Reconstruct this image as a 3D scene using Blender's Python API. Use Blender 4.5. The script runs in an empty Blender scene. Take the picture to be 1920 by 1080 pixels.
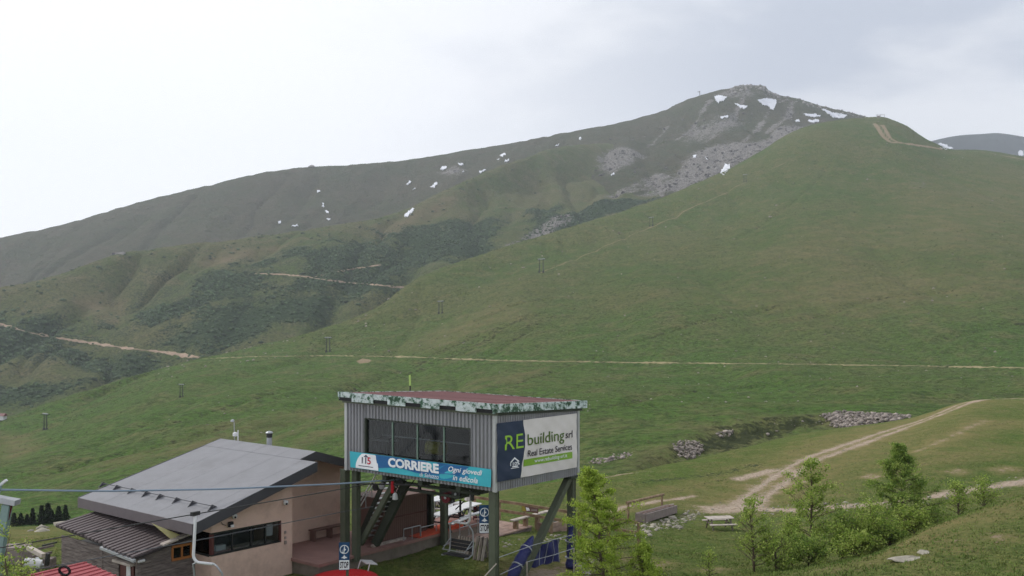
import bpy, math, random
import numpy as np
from mathutils import Vector, Matrix
from mathutils.bvhtree import BVHTree

random.seed(7)
rng = np.random.default_rng(11)
R = math.radians
scene = bpy.context.scene
COL = scene.collection

# ------------------------------------------------------------------ camera, sky, sun, exposure
FPX, HZ, CZ = 1500.0, 640.0, 10.0        # focal length and horizon in photo pixels, eye height
cam_d = bpy.data.cameras.new('camera')
cam_d.sensor_width = 36.0
cam_d.lens = 36.0 * FPX / 1920.0
cam_d.shift_y = (HZ - 540.0) / 1920.0
cam_d.clip_start = 0.5
cam_d.clip_end = 20000.0
cam = bpy.data.objects.new('camera', cam_d)
COL.objects.link(cam)
cam.location = (0, 0, CZ)
cam.rotation_euler = (R(90), 0, 0)
scene.camera = cam

SUN_AZ, SUN_EL = R(-62), R(42)           # sun behind the cloud, to the left
world = bpy.data.worlds.new('World')
scene.world = world
world.use_nodes = True
wn, wl = world.node_tree.nodes, world.node_tree.links
wn.clear()
w_out = wn.new('ShaderNodeOutputWorld')
w_bg = wn.new('ShaderNodeBackground')
w_sky = wn.new('ShaderNodeTexSky')
w_sky.sky_type = 'NISHITA'
w_sky.sun_disc = False
w_sky.sun_elevation = SUN_EL
w_sky.sun_rotation = SUN_AZ
w_sky.altitude = 1500
w_sky.dust_density = 1.5
w_tc = wn.new('ShaderNodeTexCoord')
w_map = wn.new('ShaderNodeMapping')
w_map.inputs['Scale'].default_value = (1.0, 1.0, 2.6)
w_map.inputs['Location'].default_value = (0.35, 0.1, 0.0)
w_n1 = wn.new('ShaderNodeTexNoise')
w_n1.inputs['Scale'].default_value = 2.3
w_n1.inputs['Detail'].default_value = 6
w_n1.inputs['Roughness'].default_value = 0.5
w_n1.inputs['Distortion'].default_value = 0.3
w_r1 = wn.new('ShaderNodeValToRGB')
w_r1.color_ramp.interpolation = 'EASE'
w_r1.color_ramp.elements[0].position = 0.43
w_r1.color_ramp.elements[0].color = (4.9, 5.3, 6.1, 1)
w_r1.color_ramp.elements[1].position = 0.57
w_r1.color_ramp.elements[1].color = (7.4, 7.6, 8.0, 1)
# the cloud is thinner and whiter towards the hidden sun
w_dot = wn.new('ShaderNodeVectorMath'); w_dot.operation = 'DOT_PRODUCT'
w_dot.inputs[1].default_value = (math.sin(SUN_AZ) * math.cos(R(10)), math.cos(SUN_AZ) * math.cos(R(10)), math.sin(R(10)))
w_mr = wn.new('ShaderNodeMapRange')
w_mr.inputs['From Min'].default_value = 0.15
w_mr.inputs['From Max'].default_value = 0.78
w_mr.interpolation_type = 'SMOOTHSTEP'
w_br = wn.new('ShaderNodeMix'); w_br.data_type = 'RGBA'
w_br.inputs[7].default_value = (9.7, 9.75, 9.9, 1)
w_mix = wn.new('ShaderNodeMix'); w_mix.data_type = 'RGBA'
w_mix.inputs[0].default_value = 0.9      # nearly closed cloud cover over the blue sky
wl.new(w_tc.outputs['Generated'], w_map.inputs['Vector'])
wl.new(w_map.outputs['Vector'], w_n1.inputs['Vector'])
wl.new(w_n1.outputs['Fac'], w_r1.inputs['Fac'])
wl.new(w_tc.outputs['Generated'], w_dot.inputs[0])
wl.new(w_dot.outputs['Value'], w_mr.inputs['Value'])
wl.new(w_mr.outputs['Result'], w_br.inputs[0])
# and paler low down, where one looks along the cloud base
w_sep = wn.new('ShaderNodeSeparateXYZ'); wl.new(w_tc.outputs['Generated'], w_sep.inputs[0])
w_lo = wn.new('ShaderNodeMapRange'); w_lo.interpolation_type = 'SMOOTHSTEP'
w_lo.inputs['From Min'].default_value = 0.14; w_lo.inputs['From Max'].default_value = 0.32
w_lo.inputs['To Min'].default_value = 0.75; w_lo.inputs['To Max'].default_value = 0.0
wl.new(w_sep.outputs['Z'], w_lo.inputs['Value'])
w_pale = wn.new('ShaderNodeMix'); w_pale.data_type = 'RGBA'; w_pale.inputs[7].default_value = (8.9, 9.1, 9.5, 1)
wl.new(w_lo.outputs['Result'], w_pale.inputs[0]); wl.new(w_r1.outputs['Color'], w_pale.inputs[6])
wl.new(w_pale.outputs[2], w_br.inputs[6])
wl.new(w_sky.outputs['Color'], w_mix.inputs[6])
wl.new(w_br.outputs[2], w_mix.inputs[7])
wl.new(w_mix.outputs[2], w_bg.inputs['Color'])
w_bg.inputs['Strength'].default_value = 0.1
wl.new(w_bg.outputs['Background'], w_out.inputs['Surface'])

sun_d = bpy.data.lights.new('sun', 'SUN')
sun_d.energy = 1.5
sun_d.angle = R(10)
sun_d.color = (1.0, 0.96, 0.9)
sun = bpy.data.objects.new('sun', sun_d)
COL.objects.link(sun)
sdir = Vector((math.sin(SUN_AZ) * math.cos(SUN_EL), math.cos(SUN_AZ) * math.cos(SUN_EL), math.sin(SUN_EL)))
sun.rotation_euler = sdir.to_track_quat('Z', 'Y').to_euler()
sun.location = (-60, 40, 80)

scene.view_settings.view_transform = 'Standard'
scene.view_settings.look = 'None'
scene.view_settings.exposure = 0.38
scene.view_settings.gamma = 1.0
scene.view_settings.use_curve_mapping = False
scene.cycles.max_bounces = 6
scene.cycles.diffuse_bounces = 3
scene.cycles.glossy_bounces = 3
scene.cycles.transmission_bounces = 4
scene.cycles.transparent_max_bounces = 16
scene.cycles.volume_bounces = 0
scene.cycles.use_denoising = True
scene.cycles.denoising_prefilter = 'FAST'
scene.cycles.sample_clamp_indirect = 3.0

# ------------------------------------------------------------------ helpers
def lin(r, g, b):
    f = lambda c: (c / 255.0 / 12.92) if c / 255.0 <= 0.04045 else ((c / 255.0 + 0.055) / 1.055) ** 2.4
    return (f(r), f(g), f(b), 1.0)

def world_pt(px, py, Y):
    return Vector(((px - 960.0) / FPX * Y, Y, CZ + (HZ - py) / FPX * Y))

BASE = {}
def tag(o, label=None, cat=None, group=None, kind=None):
    if label: o['label'] = label
    if cat: o['category'] = cat
    if group: o['group'] = group
    if kind: o['kind'] = kind
    return o

def thing(name, loc, label, cat, group=None):
    o = bpy.data.objects.new(name, None)
    o.empty_display_size = 0.3
    COL.objects.link(o)
    o.location = loc
    BASE[o] = Vector(loc)
    return tag(o, label, cat, group)

class MB:
    """collects faces, then builds ONE mesh object"""
    def __init__(s):
        s.v, s.f = [], []
    def add(s, verts, faces):
        n = len(s.v)
        s.v.extend([tuple(v) for v in verts])
        s.f.extend([tuple(i + n for i in f) for f in faces])
        return s
    def hexa(s, c):
        """eight corners: bottom ring 0-3, top ring 4-7"""
        return s.add(c, [(3, 2, 1, 0), (4, 5, 6, 7), (0, 1, 5, 4), (1, 2, 6, 5), (2, 3, 7, 6), (3, 0, 4, 7)])
    def box(s, c, sx, sy, sz, ax=None, ay=None, az=None):
        c = Vector(c)
        ax = (ax or Vector((1, 0, 0))) * (sx / 2); ay = (ay or Vector((0, 1, 0))) * (sy / 2); az = (az or Vector((0, 0, 1))) * (sz / 2)
        return s.hexa([c - ax - ay - az, c + ax - ay - az, c + ax + ay - az, c - ax + ay - az,
                       c - ax - ay + az, c + ax - ay + az, c + ax + ay + az, c - ax + ay + az])
    def bar(s, p, q, w, h, up=Vector((0, 0, 1))):
        p, q = Vector(p), Vector(q)
        d = q - p
        L = d.length
        d.normalize()
        side = d.cross(up)
        if side.length < 1e-4: side = d.cross(Vector((0, 1, 0)))
        side.normalize()
        u = side.cross(d).normalized()
        return s.box((p + q) / 2, L, w, h, d, side, u)
    def tube(s, pts, rad, n=8, cap=True):
        pts = [Vector(p) for p in pts]
        if not isinstance(rad, (list, tuple)): rad = [rad] * len(pts)
        rings = []
        prev = None
        for i, p in enumerate(pts):
            d = (pts[min(i + 1, len(pts) - 1)] - pts[max(i - 1, 0)]).normalized()
            if prev is None:
                a = d.cross(Vector((0.03, 0.02, 1)))
                if a.length < 0.1: a = d.cross(Vector((1, 0.1, 0)))
            else:
                a = prev - d * prev.dot(d)
            a.normalize(); prev = a
            b = d.cross(a)
            rings.append([p + (a * math.cos(2 * math.pi * k / n) + b * math.sin(2 * math.pi * k / n)) * rad[i] for k in range(n)])
        vs = [v for r in rings for v in r]
        fs = []
        for i in range(len(pts) - 1):
            for k in range(n):
                fs.append((i * n + k, i * n + (k + 1) % n, (i + 1) * n + (k + 1) % n, (i + 1) * n + k))
        if cap:
            fs.append(tuple(range(n - 1, -1, -1)))
            fs.append(tuple((len(pts) - 1) * n + k for k in range(n)))
        return s.add(vs, fs)
    def lathe(s, c, prof, n=16, ax=Vector((0, 0, 1))):
        """prof: list of (radius, offset along ax)"""
        ax = ax.normalized()
        a = ax.cross(Vector((0.2, 0.9, 0.1)) if abs(ax.z) > 0.5 else Vector((0, 0, 1))).normalized(); b = ax.cross(a)
        c = Vector(c)
        vs = [c + ax * h + (a * math.cos(2 * math.pi * k / n) + b * math.sin(2 * math.pi * k / n)) * r for r, h in prof for k in range(n)]
        m = len(prof)
        fs = [(i * n + k, i * n + (k + 1) % n, (i + 1) * n + (k + 1) % n, (i + 1) * n + k) for i in range(m - 1) for k in range(n)]
        fs.append(tuple(range(n - 1, -1, -1))); fs.append(tuple((m - 1) * n + k for k in range(n)))
        return s.add(vs, fs)
    def prism(s, poly, d):
        """polygon (list of points) pushed along vector d"""
        n = len(poly); d = Vector(d)
        vs = [Vector(p) for p in poly] + [Vector(p) + d for p in poly]
        fs = [tuple(range(n)), tuple(range(2 * n - 1, n - 1, -1))] + [((i + 1) % n, i, n + i, n + (i + 1) % n) for i in range(n)]
        return s.add(vs, fs)
    def build(s, name, mat, parent=None, smooth=False, loc=None):
        b = BASE.get(parent, Vector((0, 0, 0))) if parent is not None else (Vector(loc) if loc is not None else Vector((0, 0, 0)))
        me = bpy.data.meshes.new(name)
        me.from_pydata([(v[0] - b.x, v[1] - b.y, v[2] - b.z) for v in s.v], [], s.f)
        me.update()
        if mat is not None: me.materials.append(mat)
        if smooth: me.polygons.foreach_set('use_smooth', [True] * len(me.polygons))
        o = bpy.data.objects.new(name, me)
        COL.objects.link(o)
        if parent is not None:
            o.parent = parent
        elif loc is not None:
            o.location = b
        BASE[o] = b
        return o

def np_mesh(name, V, F, mat, parent=None, smooth=False, loc=None):
    """fast mesh from numpy arrays (all faces the same size)"""
    b = BASE.get(parent, Vector((0, 0, 0))) if parent is not None else (Vector(loc) if loc is not None else Vector((0, 0, 0)))
    V = np.asarray(V, dtype=np.float64) - np.array(b[:])
    F = np.asarray(F, dtype=np.int32)
    me = bpy.data.meshes.new(name)
    me.vertices.add(len(V)); me.vertices.foreach_set('co', V.astype(np.float32).ravel())
    k = F.shape[1]
    me.loops.add(F.size); me.loops.foreach_set('vertex_index', F.ravel())
    me.polygons.add(len(F))
    me.polygons.foreach_set('loop_start', np.arange(0, F.size, k, dtype=np.int32))
    me.polygons.foreach_set('loop_total', np.full(len(F), k, dtype=np.int32))
    if smooth: me.polygons.foreach_set('use_smooth', np.ones(len(F), dtype=bool))
    me.update(calc_edges=True)
    if mat is not None: me.materials.append(mat)
    o = bpy.data.objects.new(name, me)
    COL.objects.link(o)
    if parent is not None: o.parent = parent
    elif loc is not None: o.location = b
    BASE[o] = b
    return o

def copy_tree(o, parent=None):
    c = o.copy()
    COL.objects.link(c)
    if parent is not None: c.parent = parent
    for ch in list(o.children): copy_tree(ch, c)
    return c

# ---- value noise
_perm = rng.permutation(4096)
_val = rng.random(4096)
def vnoise(x, y):
    xi, yi = np.floor(x).astype(int), np.floor(y).astype(int)
    xf, yf = x - xi, y - yi
    u, v = xf * xf * (3 - 2 * xf), yf * yf * (3 - 2 * yf)
    h = lambda a, b: _val[_perm[(a + _perm[b % 4096]) % 4096]]
    return (h(xi, yi) * (1 - u) + h(xi + 1, yi) * u) * (1 - v) + (h(xi, yi + 1) * (1 - u) + h(xi + 1, yi + 1) * u) * v
def fbm(x, y, o=4):
    s, a, t = 0.0, 1.0, 0.0
    for i in range(o):
        s = s + a * (vnoise(x * 2 ** i + 17.3 * i, y * 2 ** i + 5.1 * i) - 0.5); t += a; a *= 0.5
    return s / t * 2.0

def pchip(xk, yk, x):
    """monotone cubic; xk (n,), yk (n, m) -> (len(x), m)"""
    xk = np.asarray(xk, float); yk = np.asarray(yk, float)
    one = yk.ndim == 1
    if one: yk = yk[:, None]
    h = np.diff(xk)[:, None]; d = np.diff(yk, axis=0) / h
    m = np.zeros_like(yk)
    if len(xk) > 2:
        w1, w2 = 2 * h[1:] + h[:-1], h[1:] + 2 * h[:-1]
        same = d[1:] * d[:-1] > 0
        with np.errstate(divide='ignore', invalid='ignore'):
            hm = (w1 + w2) / (w1 / d[:-1] + w2 / d[1:])
        m[1:-1] = np.where(same, hm, 0)
    m[0], m[-1] = d[0], d[-1]
    i = np.clip(np.searchsorted(xk, x) - 1, 0, len(xk) - 2)
    hh = h[i]; t = ((x - xk[i])[:, None]) / hh
    r = (2 * t**3 - 3 * t**2 + 1) * yk[i] + (t**3 - 2 * t**2 + t) * hh * m[i] + (-2 * t**3 + 3 * t**2) * yk[i + 1] + (t**3 - t**2) * hh * m[i + 1]
    return r[:, 0] if one else r

# ------------------------------------------------------------------ materials
M = {}
def new_mat(name):
    m = bpy.data.materials.new(name); m.use_nodes = True
    n = m.node_tree.nodes
    return m, n, m.node_tree.links, n['Principled BSDF']

def plain(name, col, rough=0.7, metal=0.0, var=0.12, scale=3.0, bump=0.0, bscale=30.0, spec=0.3, dirt=None, dirt_amt=0.3, streak=None):
    """base colour varied by noise in object space, optional stains and fine relief"""
    m, n, l, bs = new_mat(name)
    tc = n.new('ShaderNodeTexCoord')
    no = n.new('ShaderNodeTexNoise'); no.inputs['Scale'].default_value = scale; no.inputs['Detail'].default_value = 6; no.inputs['Roughness'].default_value = 0.65
    l.new(tc.outputs['Object'], no.inputs['Vector'])
    cr = n.new('ShaderNodeValToRGB')
    cr.color_ramp.elements[0].position = 0.3; cr.color_ramp.elements[1].position = 0.7
    cr.color_ramp.elements[0].color = tuple(c * (1 - var) for c in col[:3]) + (1,)
    cr.color_ramp.elements[1].color = tuple(min(1, c * (1 + var)) for c in col[:3]) + (1,)
    l.new(no.outputs['Fac'], cr.inputs['Fac'])
    out = cr.outputs['Color']
    if dirt:
        n2 = n.new('ShaderNodeTexNoise'); n2.inputs['Scale'].default_value = scale * 0.45; n2.inputs['Detail'].default_value = 8; n2.inputs['Roughness'].default_value = 0.75
        if streak:
            mp = n.new('ShaderNodeMapping'); mp.inputs['Scale'].default_value = streak
            l.new(tc.outputs['Object'], mp.inputs['Vector']); l.new(mp.outputs['Vector'], n2.inputs['Vector'])
        else: l.new(tc.outputs['Object'], n2.inputs['Vector'])
        r2 = n.new('ShaderNodeMapRange'); r2.inputs['From Min'].default_value = 0.5; r2.inputs['From Max'].default_value = 0.72; r2.inputs['To Max'].default_value = dirt_amt
        l.new(n2.outputs['Fac'], r2.inputs['Value'])
        mx = n.new('ShaderNodeMix'); mx.data_type = 'RGBA'; mx.inputs[7].default_value = dirt
        l.new(r2.outputs['Result'], mx.inputs[0]); l.new(out, mx.inputs[6]); out = mx.outputs[2]
    l.new(out, bs.inputs['Base Color'])
    bs.inputs['Roughness'].default_value = rough
    bs.inputs['Metallic'].default_value = metal
    bs.inputs['Specular IOR Level'].default_value = spec
    if bump:
        nb = n.new('ShaderNodeTexNoise'); nb.inputs['Scale'].default_value = bscale; nb.inputs['Detail'].default_value = 5
        l.new(tc.outputs['Object'], nb.inputs['Vector'])
        bp = n.new('ShaderNodeBump'); bp.inputs['Strength'].default_value = bump; bp.inputs['Distance'].default_value = 0.05
        l.new(nb.outputs['Fac'], bp.inputs['Height']); l.new(bp.outputs['Normal'], bs.inputs['Normal'])
    M[name] = m
    return m

def ramp_mat(name, stops, scale, rough=0.9, detail=8, stretch=(1, 1, 1), bump=0.0, dist=0.05, spec=0.2, nrough=0.65):
    """colours from one stretched noise"""
    m, n, l, bs = new_mat(name)
    tc = n.new('ShaderNodeTexCoord'); mp = n.new('ShaderNodeMapping'); mp.inputs['Scale'].default_value = stretch
    no = n.new('ShaderNodeTexNoise'); no.inputs['Scale'].default_value = scale; no.inputs['Detail'].default_value = detail; no.inputs['Roughness'].default_value = nrough
    l.new(tc.outputs['Object'], mp.inputs['Vector']); l.new(mp.outputs['Vector'], no.inputs['Vector'])
    cr = n.new('ShaderNodeValToRGB'); el = cr.color_ramp.elements
    el[0].position, el[0].color = stops[0]; el[1].position, el[1].color = stops[-1]
    for p, c in stops[1:-1]:
        e = el.new(p); e.color = c
    l.new(no.outputs['Fac'], cr.inputs['Fac']); l.new(cr.outputs['Color'], bs.inputs['Base Color'])
    bs.inputs['Roughness'].default_value = rough; bs.inputs['Specular IOR Level'].default_value = spec
    if bump:
        bp = n.new('ShaderNodeBump'); bp.inputs['Strength'].default_value = bump; bp.inputs['Distance'].default_value = dist
        l.new(no.outputs['Fac'], bp.inputs['Height']); l.new(bp.outputs['Normal'], bs.inputs['Normal'])
    M[name] = m
    return m

def terrain_mat(name, cA, cB, cC, cD, s, shrub, dirt, rock, lush=None, dnoise=0.5):
    """s: metres of the broad patches; cA/cB broad, cC dry, cD dark tufts; masks from the mesh choose shrub, dirt and rock ground"""
    m, n, l, bs = new_mat(name)
    geo = n.new('ShaderNodeNewGeometry')
    def noise(scale, detail=6, rough=0.6, stretch=None):
        no = n.new('ShaderNodeTexNoise'); no.inputs['Scale'].default_value = scale; no.inputs['Detail'].default_value = detail; no.inputs['Roughness'].default_value = rough
        if stretch:
            mp = n.new('ShaderNodeMapping'); mp.inputs['Scale'].default_value = stretch
            l.new(geo.outputs['Position'], mp.inputs['Vector']); l.new(mp.outputs['Vector'], no.inputs['Vector'])
        else: l.new(geo.outputs['Position'], no.inputs['Vector'])
        return no.outputs['Fac']
    def rng_(v, a, b, lo=0.0, hi=1.0):
        r = n.new('ShaderNodeMapRange'); r.inputs['From Min'].default_value = a; r.inputs['From Max'].default_value = b
        r.inputs['To Min'].default_value = lo; r.inputs['To Max'].default_value = hi
        l.new(v, r.inputs['Value']); return r.outputs['Result']
    def mix(f, a, b):
        x = n.new('ShaderNodeMix'); x.data_type = 'RGBA'
        l.new(f, x.inputs[0])
        for i, c in ((6, a), (7, b)):
            if isinstance(c, tuple): x.inputs[i].default_value = c
            else: l.new(c, x.inputs[i])
        return x.outputs[2]
    def math_(op, a, b):
        x = n.new('ShaderNodeMath'); x.operation = op
        for i, c in ((0, a), (1, b)):
            if isinstance(c, (int, float)): x.inputs[i].default_value = c
            else: l.new(c, x.inputs[i])
        return x.outputs[0]
    def attr(k):
        a = n.new('ShaderNodeAttribute'); a.attribute_name = k; return a.outputs['Fac']
    broad = noise(1.0 / s, 5, 0.6)
    sep = n.new('ShaderNodeSeparateXYZ'); l.new(geo.outputs['Position'], sep.inputs[0])
    mid = noise(6.0 / s, 6, 0.65)
    fine = noise(45.0 / s, 5, 0.7)
    c = mix(rng_(broad, 0.4, 0.6), cA, cB)
    if lush:                                             # greener pasture low on the slope
        hgt_ = math_('ADD', sep.outputs['Z'], math_('MULTIPLY', math_('SUBTRACT', broad, 0.5), 90.0))
        c = mix(rng_(hgt_, -25.0, 45.0, 1.0, 0.0), c, lush)
    c = mix(rng_(mid, 0.48, 0.66, 0, 0.6), c, cC)
    c = mix(rng_(fine, 0.44, 0.64, 0, 0.85), c, cD)
    c = mix(rng_(noise(16.0 / s, 6, 0.7), 0.5, 0.66, 0, 0.6), c, cD)
    c = mix(rng_(noise(150.0 / s, 4, 0.75), 0.52, 0.66, 0, 0.6), c, cC)
    dry = attr('dry')
    c = mix(math_('MULTIPLY', dry, rng_(mid, 0.3, 0.6, 0.35, 1.0)), c, cC)
    e = math_('SUBTRACT', mid, 0.5); e2 = math_('SUBTRACT', fine, 0.5)
    def thresh(k, soft, g):
        v = math_('ADD', attr(k), math_('ADD', math_('MULTIPLY', e, g * 0.5), math_('MULTIPLY', e2, g)))
        return rng_(v, 0.5 - soft, 0.5 + soft)
    sh = mix(rng_(fine, 0.35, 0.65), shrub[0], shrub[1])
    c = mix(thresh('shrub', 0.1, 1.4), c, sh)
    rk = mix(rng_(noise(90.0 / s, 4, 0.7), 0.4, 0.62), rock[0], rock[1])
    c = mix(thresh('rock', 0.06, 1.8), c, rk)
    dr = mix(rng_(fine, 0.35, 0.65), dirt[0], dirt[1])
    c = mix(thresh('dirt', 0.12, dnoise), c, dr)
    l.new(c, bs.inputs['Base Color'])
    bs.inputs['Roughness'].default_value = 0.95
    bs.inputs['Specular IOR Level'].default_value = 0.08
    bp = n.new('ShaderNodeBump'); bp.inputs['Strength'].default_value = 0.9; bp.inputs['Distance'].default_value = s * 0.03
    l.new(math_('ADD', fine, math_('MULTIPLY', mid, 1.5)), bp.inputs['Height']); l.new(bp.outputs['Normal'], bs.inputs['Normal'])
    M[name] = m
    return m

DIRT = (lin(204, 188, 170), lin(150, 130, 108))
PATH = (lin(165, 148, 122), lin(140, 124, 98))
ROCK = (lin(158, 152, 148), lin(88, 88, 80))
SHRUB = (lin(62, 80, 52), lin(44, 60, 40))
terrain_mat('meadow_grass', lin(94, 114, 54), lin(110, 116, 66), lin(140, 128, 86), lin(62, 84, 36), 11.0, SHRUB, DIRT, (lin(175, 168, 155), lin(120, 112, 100)), None, 2.0)
terrain_mat('hill_grass', lin(84, 106, 52), lin(104, 110, 66), lin(128, 118, 84), lin(52, 72, 34), 95.0, (lin(74, 80, 50), lin(58, 64, 40)), PATH, ROCK, lin(84, 116, 50))
terrain_mat('spur_grass', lin(82, 100, 52), lin(104, 106, 68), lin(126, 112, 86), lin(50, 64, 38), 110.0, SHRUB, (lin(170, 146, 128), lin(144, 122, 104)), ROCK)
terrain_mat('mountain_grass', lin(78, 86, 58), lin(88, 86, 66), lin(104, 92, 78), lin(54, 62, 46), 150.0, (lin(66, 76, 58), lin(50, 60, 46)), DIRT, ROCK)

terrain_mat('far_forest', lin(44, 56, 52), lin(50, 60, 56), lin(58, 64, 58), lin(34, 46, 44), 160.0, SHRUB, DIRT, ROCK)
# ------------------------------------------------------------------ terrain, lofted from rows of surveyed points
LAYER = {}
def layer(name, rows, mat, px0, px1, step, noise, counts, seed, fold=None):
    """rows: near to far, each a list of (px, py, Y) giving the line of sight and the distance of one contour"""
    px = np.arange(px0, px1 + step, step, dtype=float)
    PY, YY = [], []
    for r in rows:
        r = np.array(r, float)
        PY.append(pchip(r[:, 0], r[:, 1], px)); YY.append(pchip(r[:, 0], r[:, 2], px))
    PY, U = np.array(PY), -1.0 / np.array(YY)
    n, m = PY.shape
    ts = np.concatenate([np.linspace(i, i + 1, counts[i], endpoint=False) for i in range(n - 1)] + [[n - 1]])
    k = np.clip(ts.astype(int), 0, n - 2); f = (ts - k)[:, None]
    Ug = U[k] * (1 - f) + U[k + 1] * f
    # monotone cubic of py over U, column by column
    h = np.diff(U, axis=0); d = np.diff(PY, axis=0) / h
    mm = np.zeros_like(PY)
    w1, w2 = 2 * h[1:] + h[:-1], h[1:] + 2 * h[:-1]
    with np.errstate(divide='ignore', invalid='ignore'):
        hm = (w1 + w2) / (w1 / d[:-1] + w2 / d[1:])
    mm[1:-1] = np.where(d[1:] * d[:-1] > 0, hm, 0); mm[0], mm[-1] = d[0], d[-1]
    hk = h[k]; t = (Ug - U[k]) / hk
    P = (2*t**3 - 3*t**2 + 1) * PY[k] + (t**3 - 2*t**2 + t) * hk * mm[k] + (-2*t**3 + 3*t**2) * PY[k + 1] + (t**3 - t**2) * hk * mm[k + 1]
    Y = -1.0 / Ug
    X = (px[None, :] - 960.0) / FPX * Y
    Z = CZ + (HZ - P) / FPX * Y
    kc = n - 3                                             # the crest row keeps its line, the face below is folded
    wt = np.clip((kc - ts) / 0.8, 0.22, 1.0)[:, None] * np.ones_like(X)
    wt[ts > kc] = 0.22
    if fold:
        fx = X / fold[1] + 0.35 * fbm(X / 200.0, Y / 200.0, 3)
        rd = np.abs(fbm(fx + seed, Y / (fold[1] * 5.0) + seed * 2.0, 3))
        Z = Z - fold[0] * np.clip(1.0 - rd * 3.2, 0, 1) ** 1.5 * wt
    for (amp, wave) in noise:
        Z = Z + amp * (wt if amp > 2.0 else 1.0) * fbm(X / wave + seed * 3.7, Y / wave * (0.45 if amp > 2.0 else 1.0) + seed * 9.1, 4)
    rws, cls = X.shape
    V = np.stack([X, Y, Z], -1).reshape(-1, 3)
    idx = np.arange(rws * cls).reshape(rws, cls)
    F = np.stack([idx[:-1, :-1], idx[:-1, 1:], idx[1:, 1:], idx[1:, :-1]], -1).reshape(-1, 4)
    o = np_mesh(name, V, F, M[mat], smooth=True)
    o['kind'] = 'structure'
    bvh = BVHTree.FromPolygons([tuple(v) for v in V.tolist()], F.tolist())
    LAYER[name] = dict(o=o, V=V, bvh=bvh, mask={k: np.zeros(len(V), np.float32) for k in ('dirt', 'rock', 'shrub', 'dry')})
    return o

def at(px, py, name):
    """the ground point seen at a photo pixel"""
    d = Vector(((px - 960.0) / FPX, 1.0, (HZ - py) / FPX)).normalized()
    r = LAYER[name]['bvh'].ray_cast(Vector((0, 0, CZ)), d, 20000)
    return r[0]

def drop(x, y, name):
    r = LAYER[name]['bvh'].ray_cast(Vector((x, y, 3000)), Vector((0, 0, -1)), 6000)
    return r[0].z if r[0] is not None else 0.0

def mask_line(name, kind, pts, width, world_pts=False, val=1.0, fall=1.0):
    """a worn line on the ground: full inside width/2, fading over as much again"""
    P = [p if world_pts else at(*p, name) for p in pts]
    P = [p for p in P if p is not None]
    if len(P) < 2: return
    L = LAYER[name]; V = L['V'][:, :2]
    D = np.full(len(V), 1e9)
    for a, b in zip(P[:-1], P[1:]):
        a2, b2 = np.array(a[:2]), np.array(b[:2]); ab = b2 - a2
        t = np.clip(((V - a2) @ ab) / max(1e-9, ab @ ab), 0, 1)
        D = np.minimum(D, np.linalg.norm(V - (a2 + t[:, None] * ab), axis=1))
    w = width / 2
    L['mask'][kind] = np.maximum(L['mask'][kind], (val * np.clip(1.0 - 0.5 * (D / w) ** fall, 0, 1)).astype(np.float32))

def mask_poly(name, kind, pts, soft, val=1.0):
    """an area of ground cover: 0.5 at its outline"""
    P = [at(*p, name) for p in pts]
    P = np.array([p[:2] for p in P if p is not None])
    if len(P) < 3: return
    L = LAYER[name]; V = L['V'][:, :2]
    inside = np.zeros(len(V), bool); D = np.full(len(V), 1e9)
    for a, b in zip(P, np.roll(P, -1, axis=0)):
        ab = b - a
        t = np.clip(((V - a) @ ab) / max(1e-9, ab @ ab), 0, 1)
        D = np.minimum(D, np.linalg.norm(V - (a + t[:, None] * ab), axis=1))
        with np.errstate(divide='ignore', invalid='ignore'):
            c = ((a[1] > V[:, 1]) != (b[1] > V[:, 1])) & (V[:, 0] < (b[0] - a[0]) * (V[:, 1] - a[1]) / (b[1] - a[1]) + a[0])
        inside ^= c
    s = np.where(inside, D, -D)
    L['mask'][kind] = np.maximum(L['mask'][kind], (val * np.clip(0.5 + 0.5 * s / soft, 0, 1)).astype(np.float32))

def carve(name, pts, soft, depth):
    """sink part of a slope, leaving a cut bank"""
    L = LAYER[name]; keep = L['mask']['dry'].copy()
    L['mask']['dry'][:] = 0
    mask_poly(name, 'dry', pts, soft)
    m = np.clip((L['mask']['dry'] - 0.25) / 0.6, 0, 1); L['mask']['dry'] = keep
    V = L['V']
    V[:, 2] -= depth * m * (1 + 0.5 * fbm(V[:, 0] / 4, V[:, 1] / 4, 3))
    me = L['o'].data
    me.vertices.foreach_set('co', V.astype(np.float32).ravel()); me.update()
    F = np.empty(len(me.loops), np.int32); me.loops.foreach_get('vertex_index', F)
    L['bvh'] = BVHTree.FromPolygons([tuple(v) for v in V.tolist()], F.reshape(-1, 4).tolist())

def grooves(name, lines, width, depth):
    """old channels and cattle steps pressed into a slope"""
    L = LAYER[name]; V = L['V']; D = np.full(len(V), 1e9)
    for pts in lines:
        P = [p for p in (at(*q, name) for q in pts) if p is not None]
        for a, b in zip(P[:-1], P[1:]):
            a2, b2 = np.array(a[:2]), np.array(b[:2]); ab = b2 - a2
            t = np.clip(((V[:, :2] - a2) @ ab) / max(1e-9, ab @ ab), 0, 1)
            D = np.minimum(D, np.linalg.norm(V[:, :2] - (a2 + t[:, None] * ab), axis=1))
    D = D * (1 + 0.5 * fbm(V[:, 0] / 15, V[:, 1] / 15, 3))
    V[:, 2] -= depth * np.clip(1 - D / width, 0, 1) ** 1.3
    V[:, 2] += 0.4 * depth * np.exp(-((D - 1.7 * width) / (0.6 * width)) ** 2)
    me = L['o'].data
    me.vertices.foreach_set('co', V.astype(np.float32).ravel()); me.update()
    F = np.empty(len(me.loops), np.int32); me.loops.foreach_get('vertex_index', F)
    L['bvh'] = BVHTree.FromPolygons([tuple(v) for v in V.tolist()], F.reshape(-1, 4).tolist())

def zrow(pts):
    """(px, Y, z) -> (px, py, Y)"""
    return [(p, HZ + (CZ - z) / Y * FPX, Y) for p, Y, z in pts]

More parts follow.
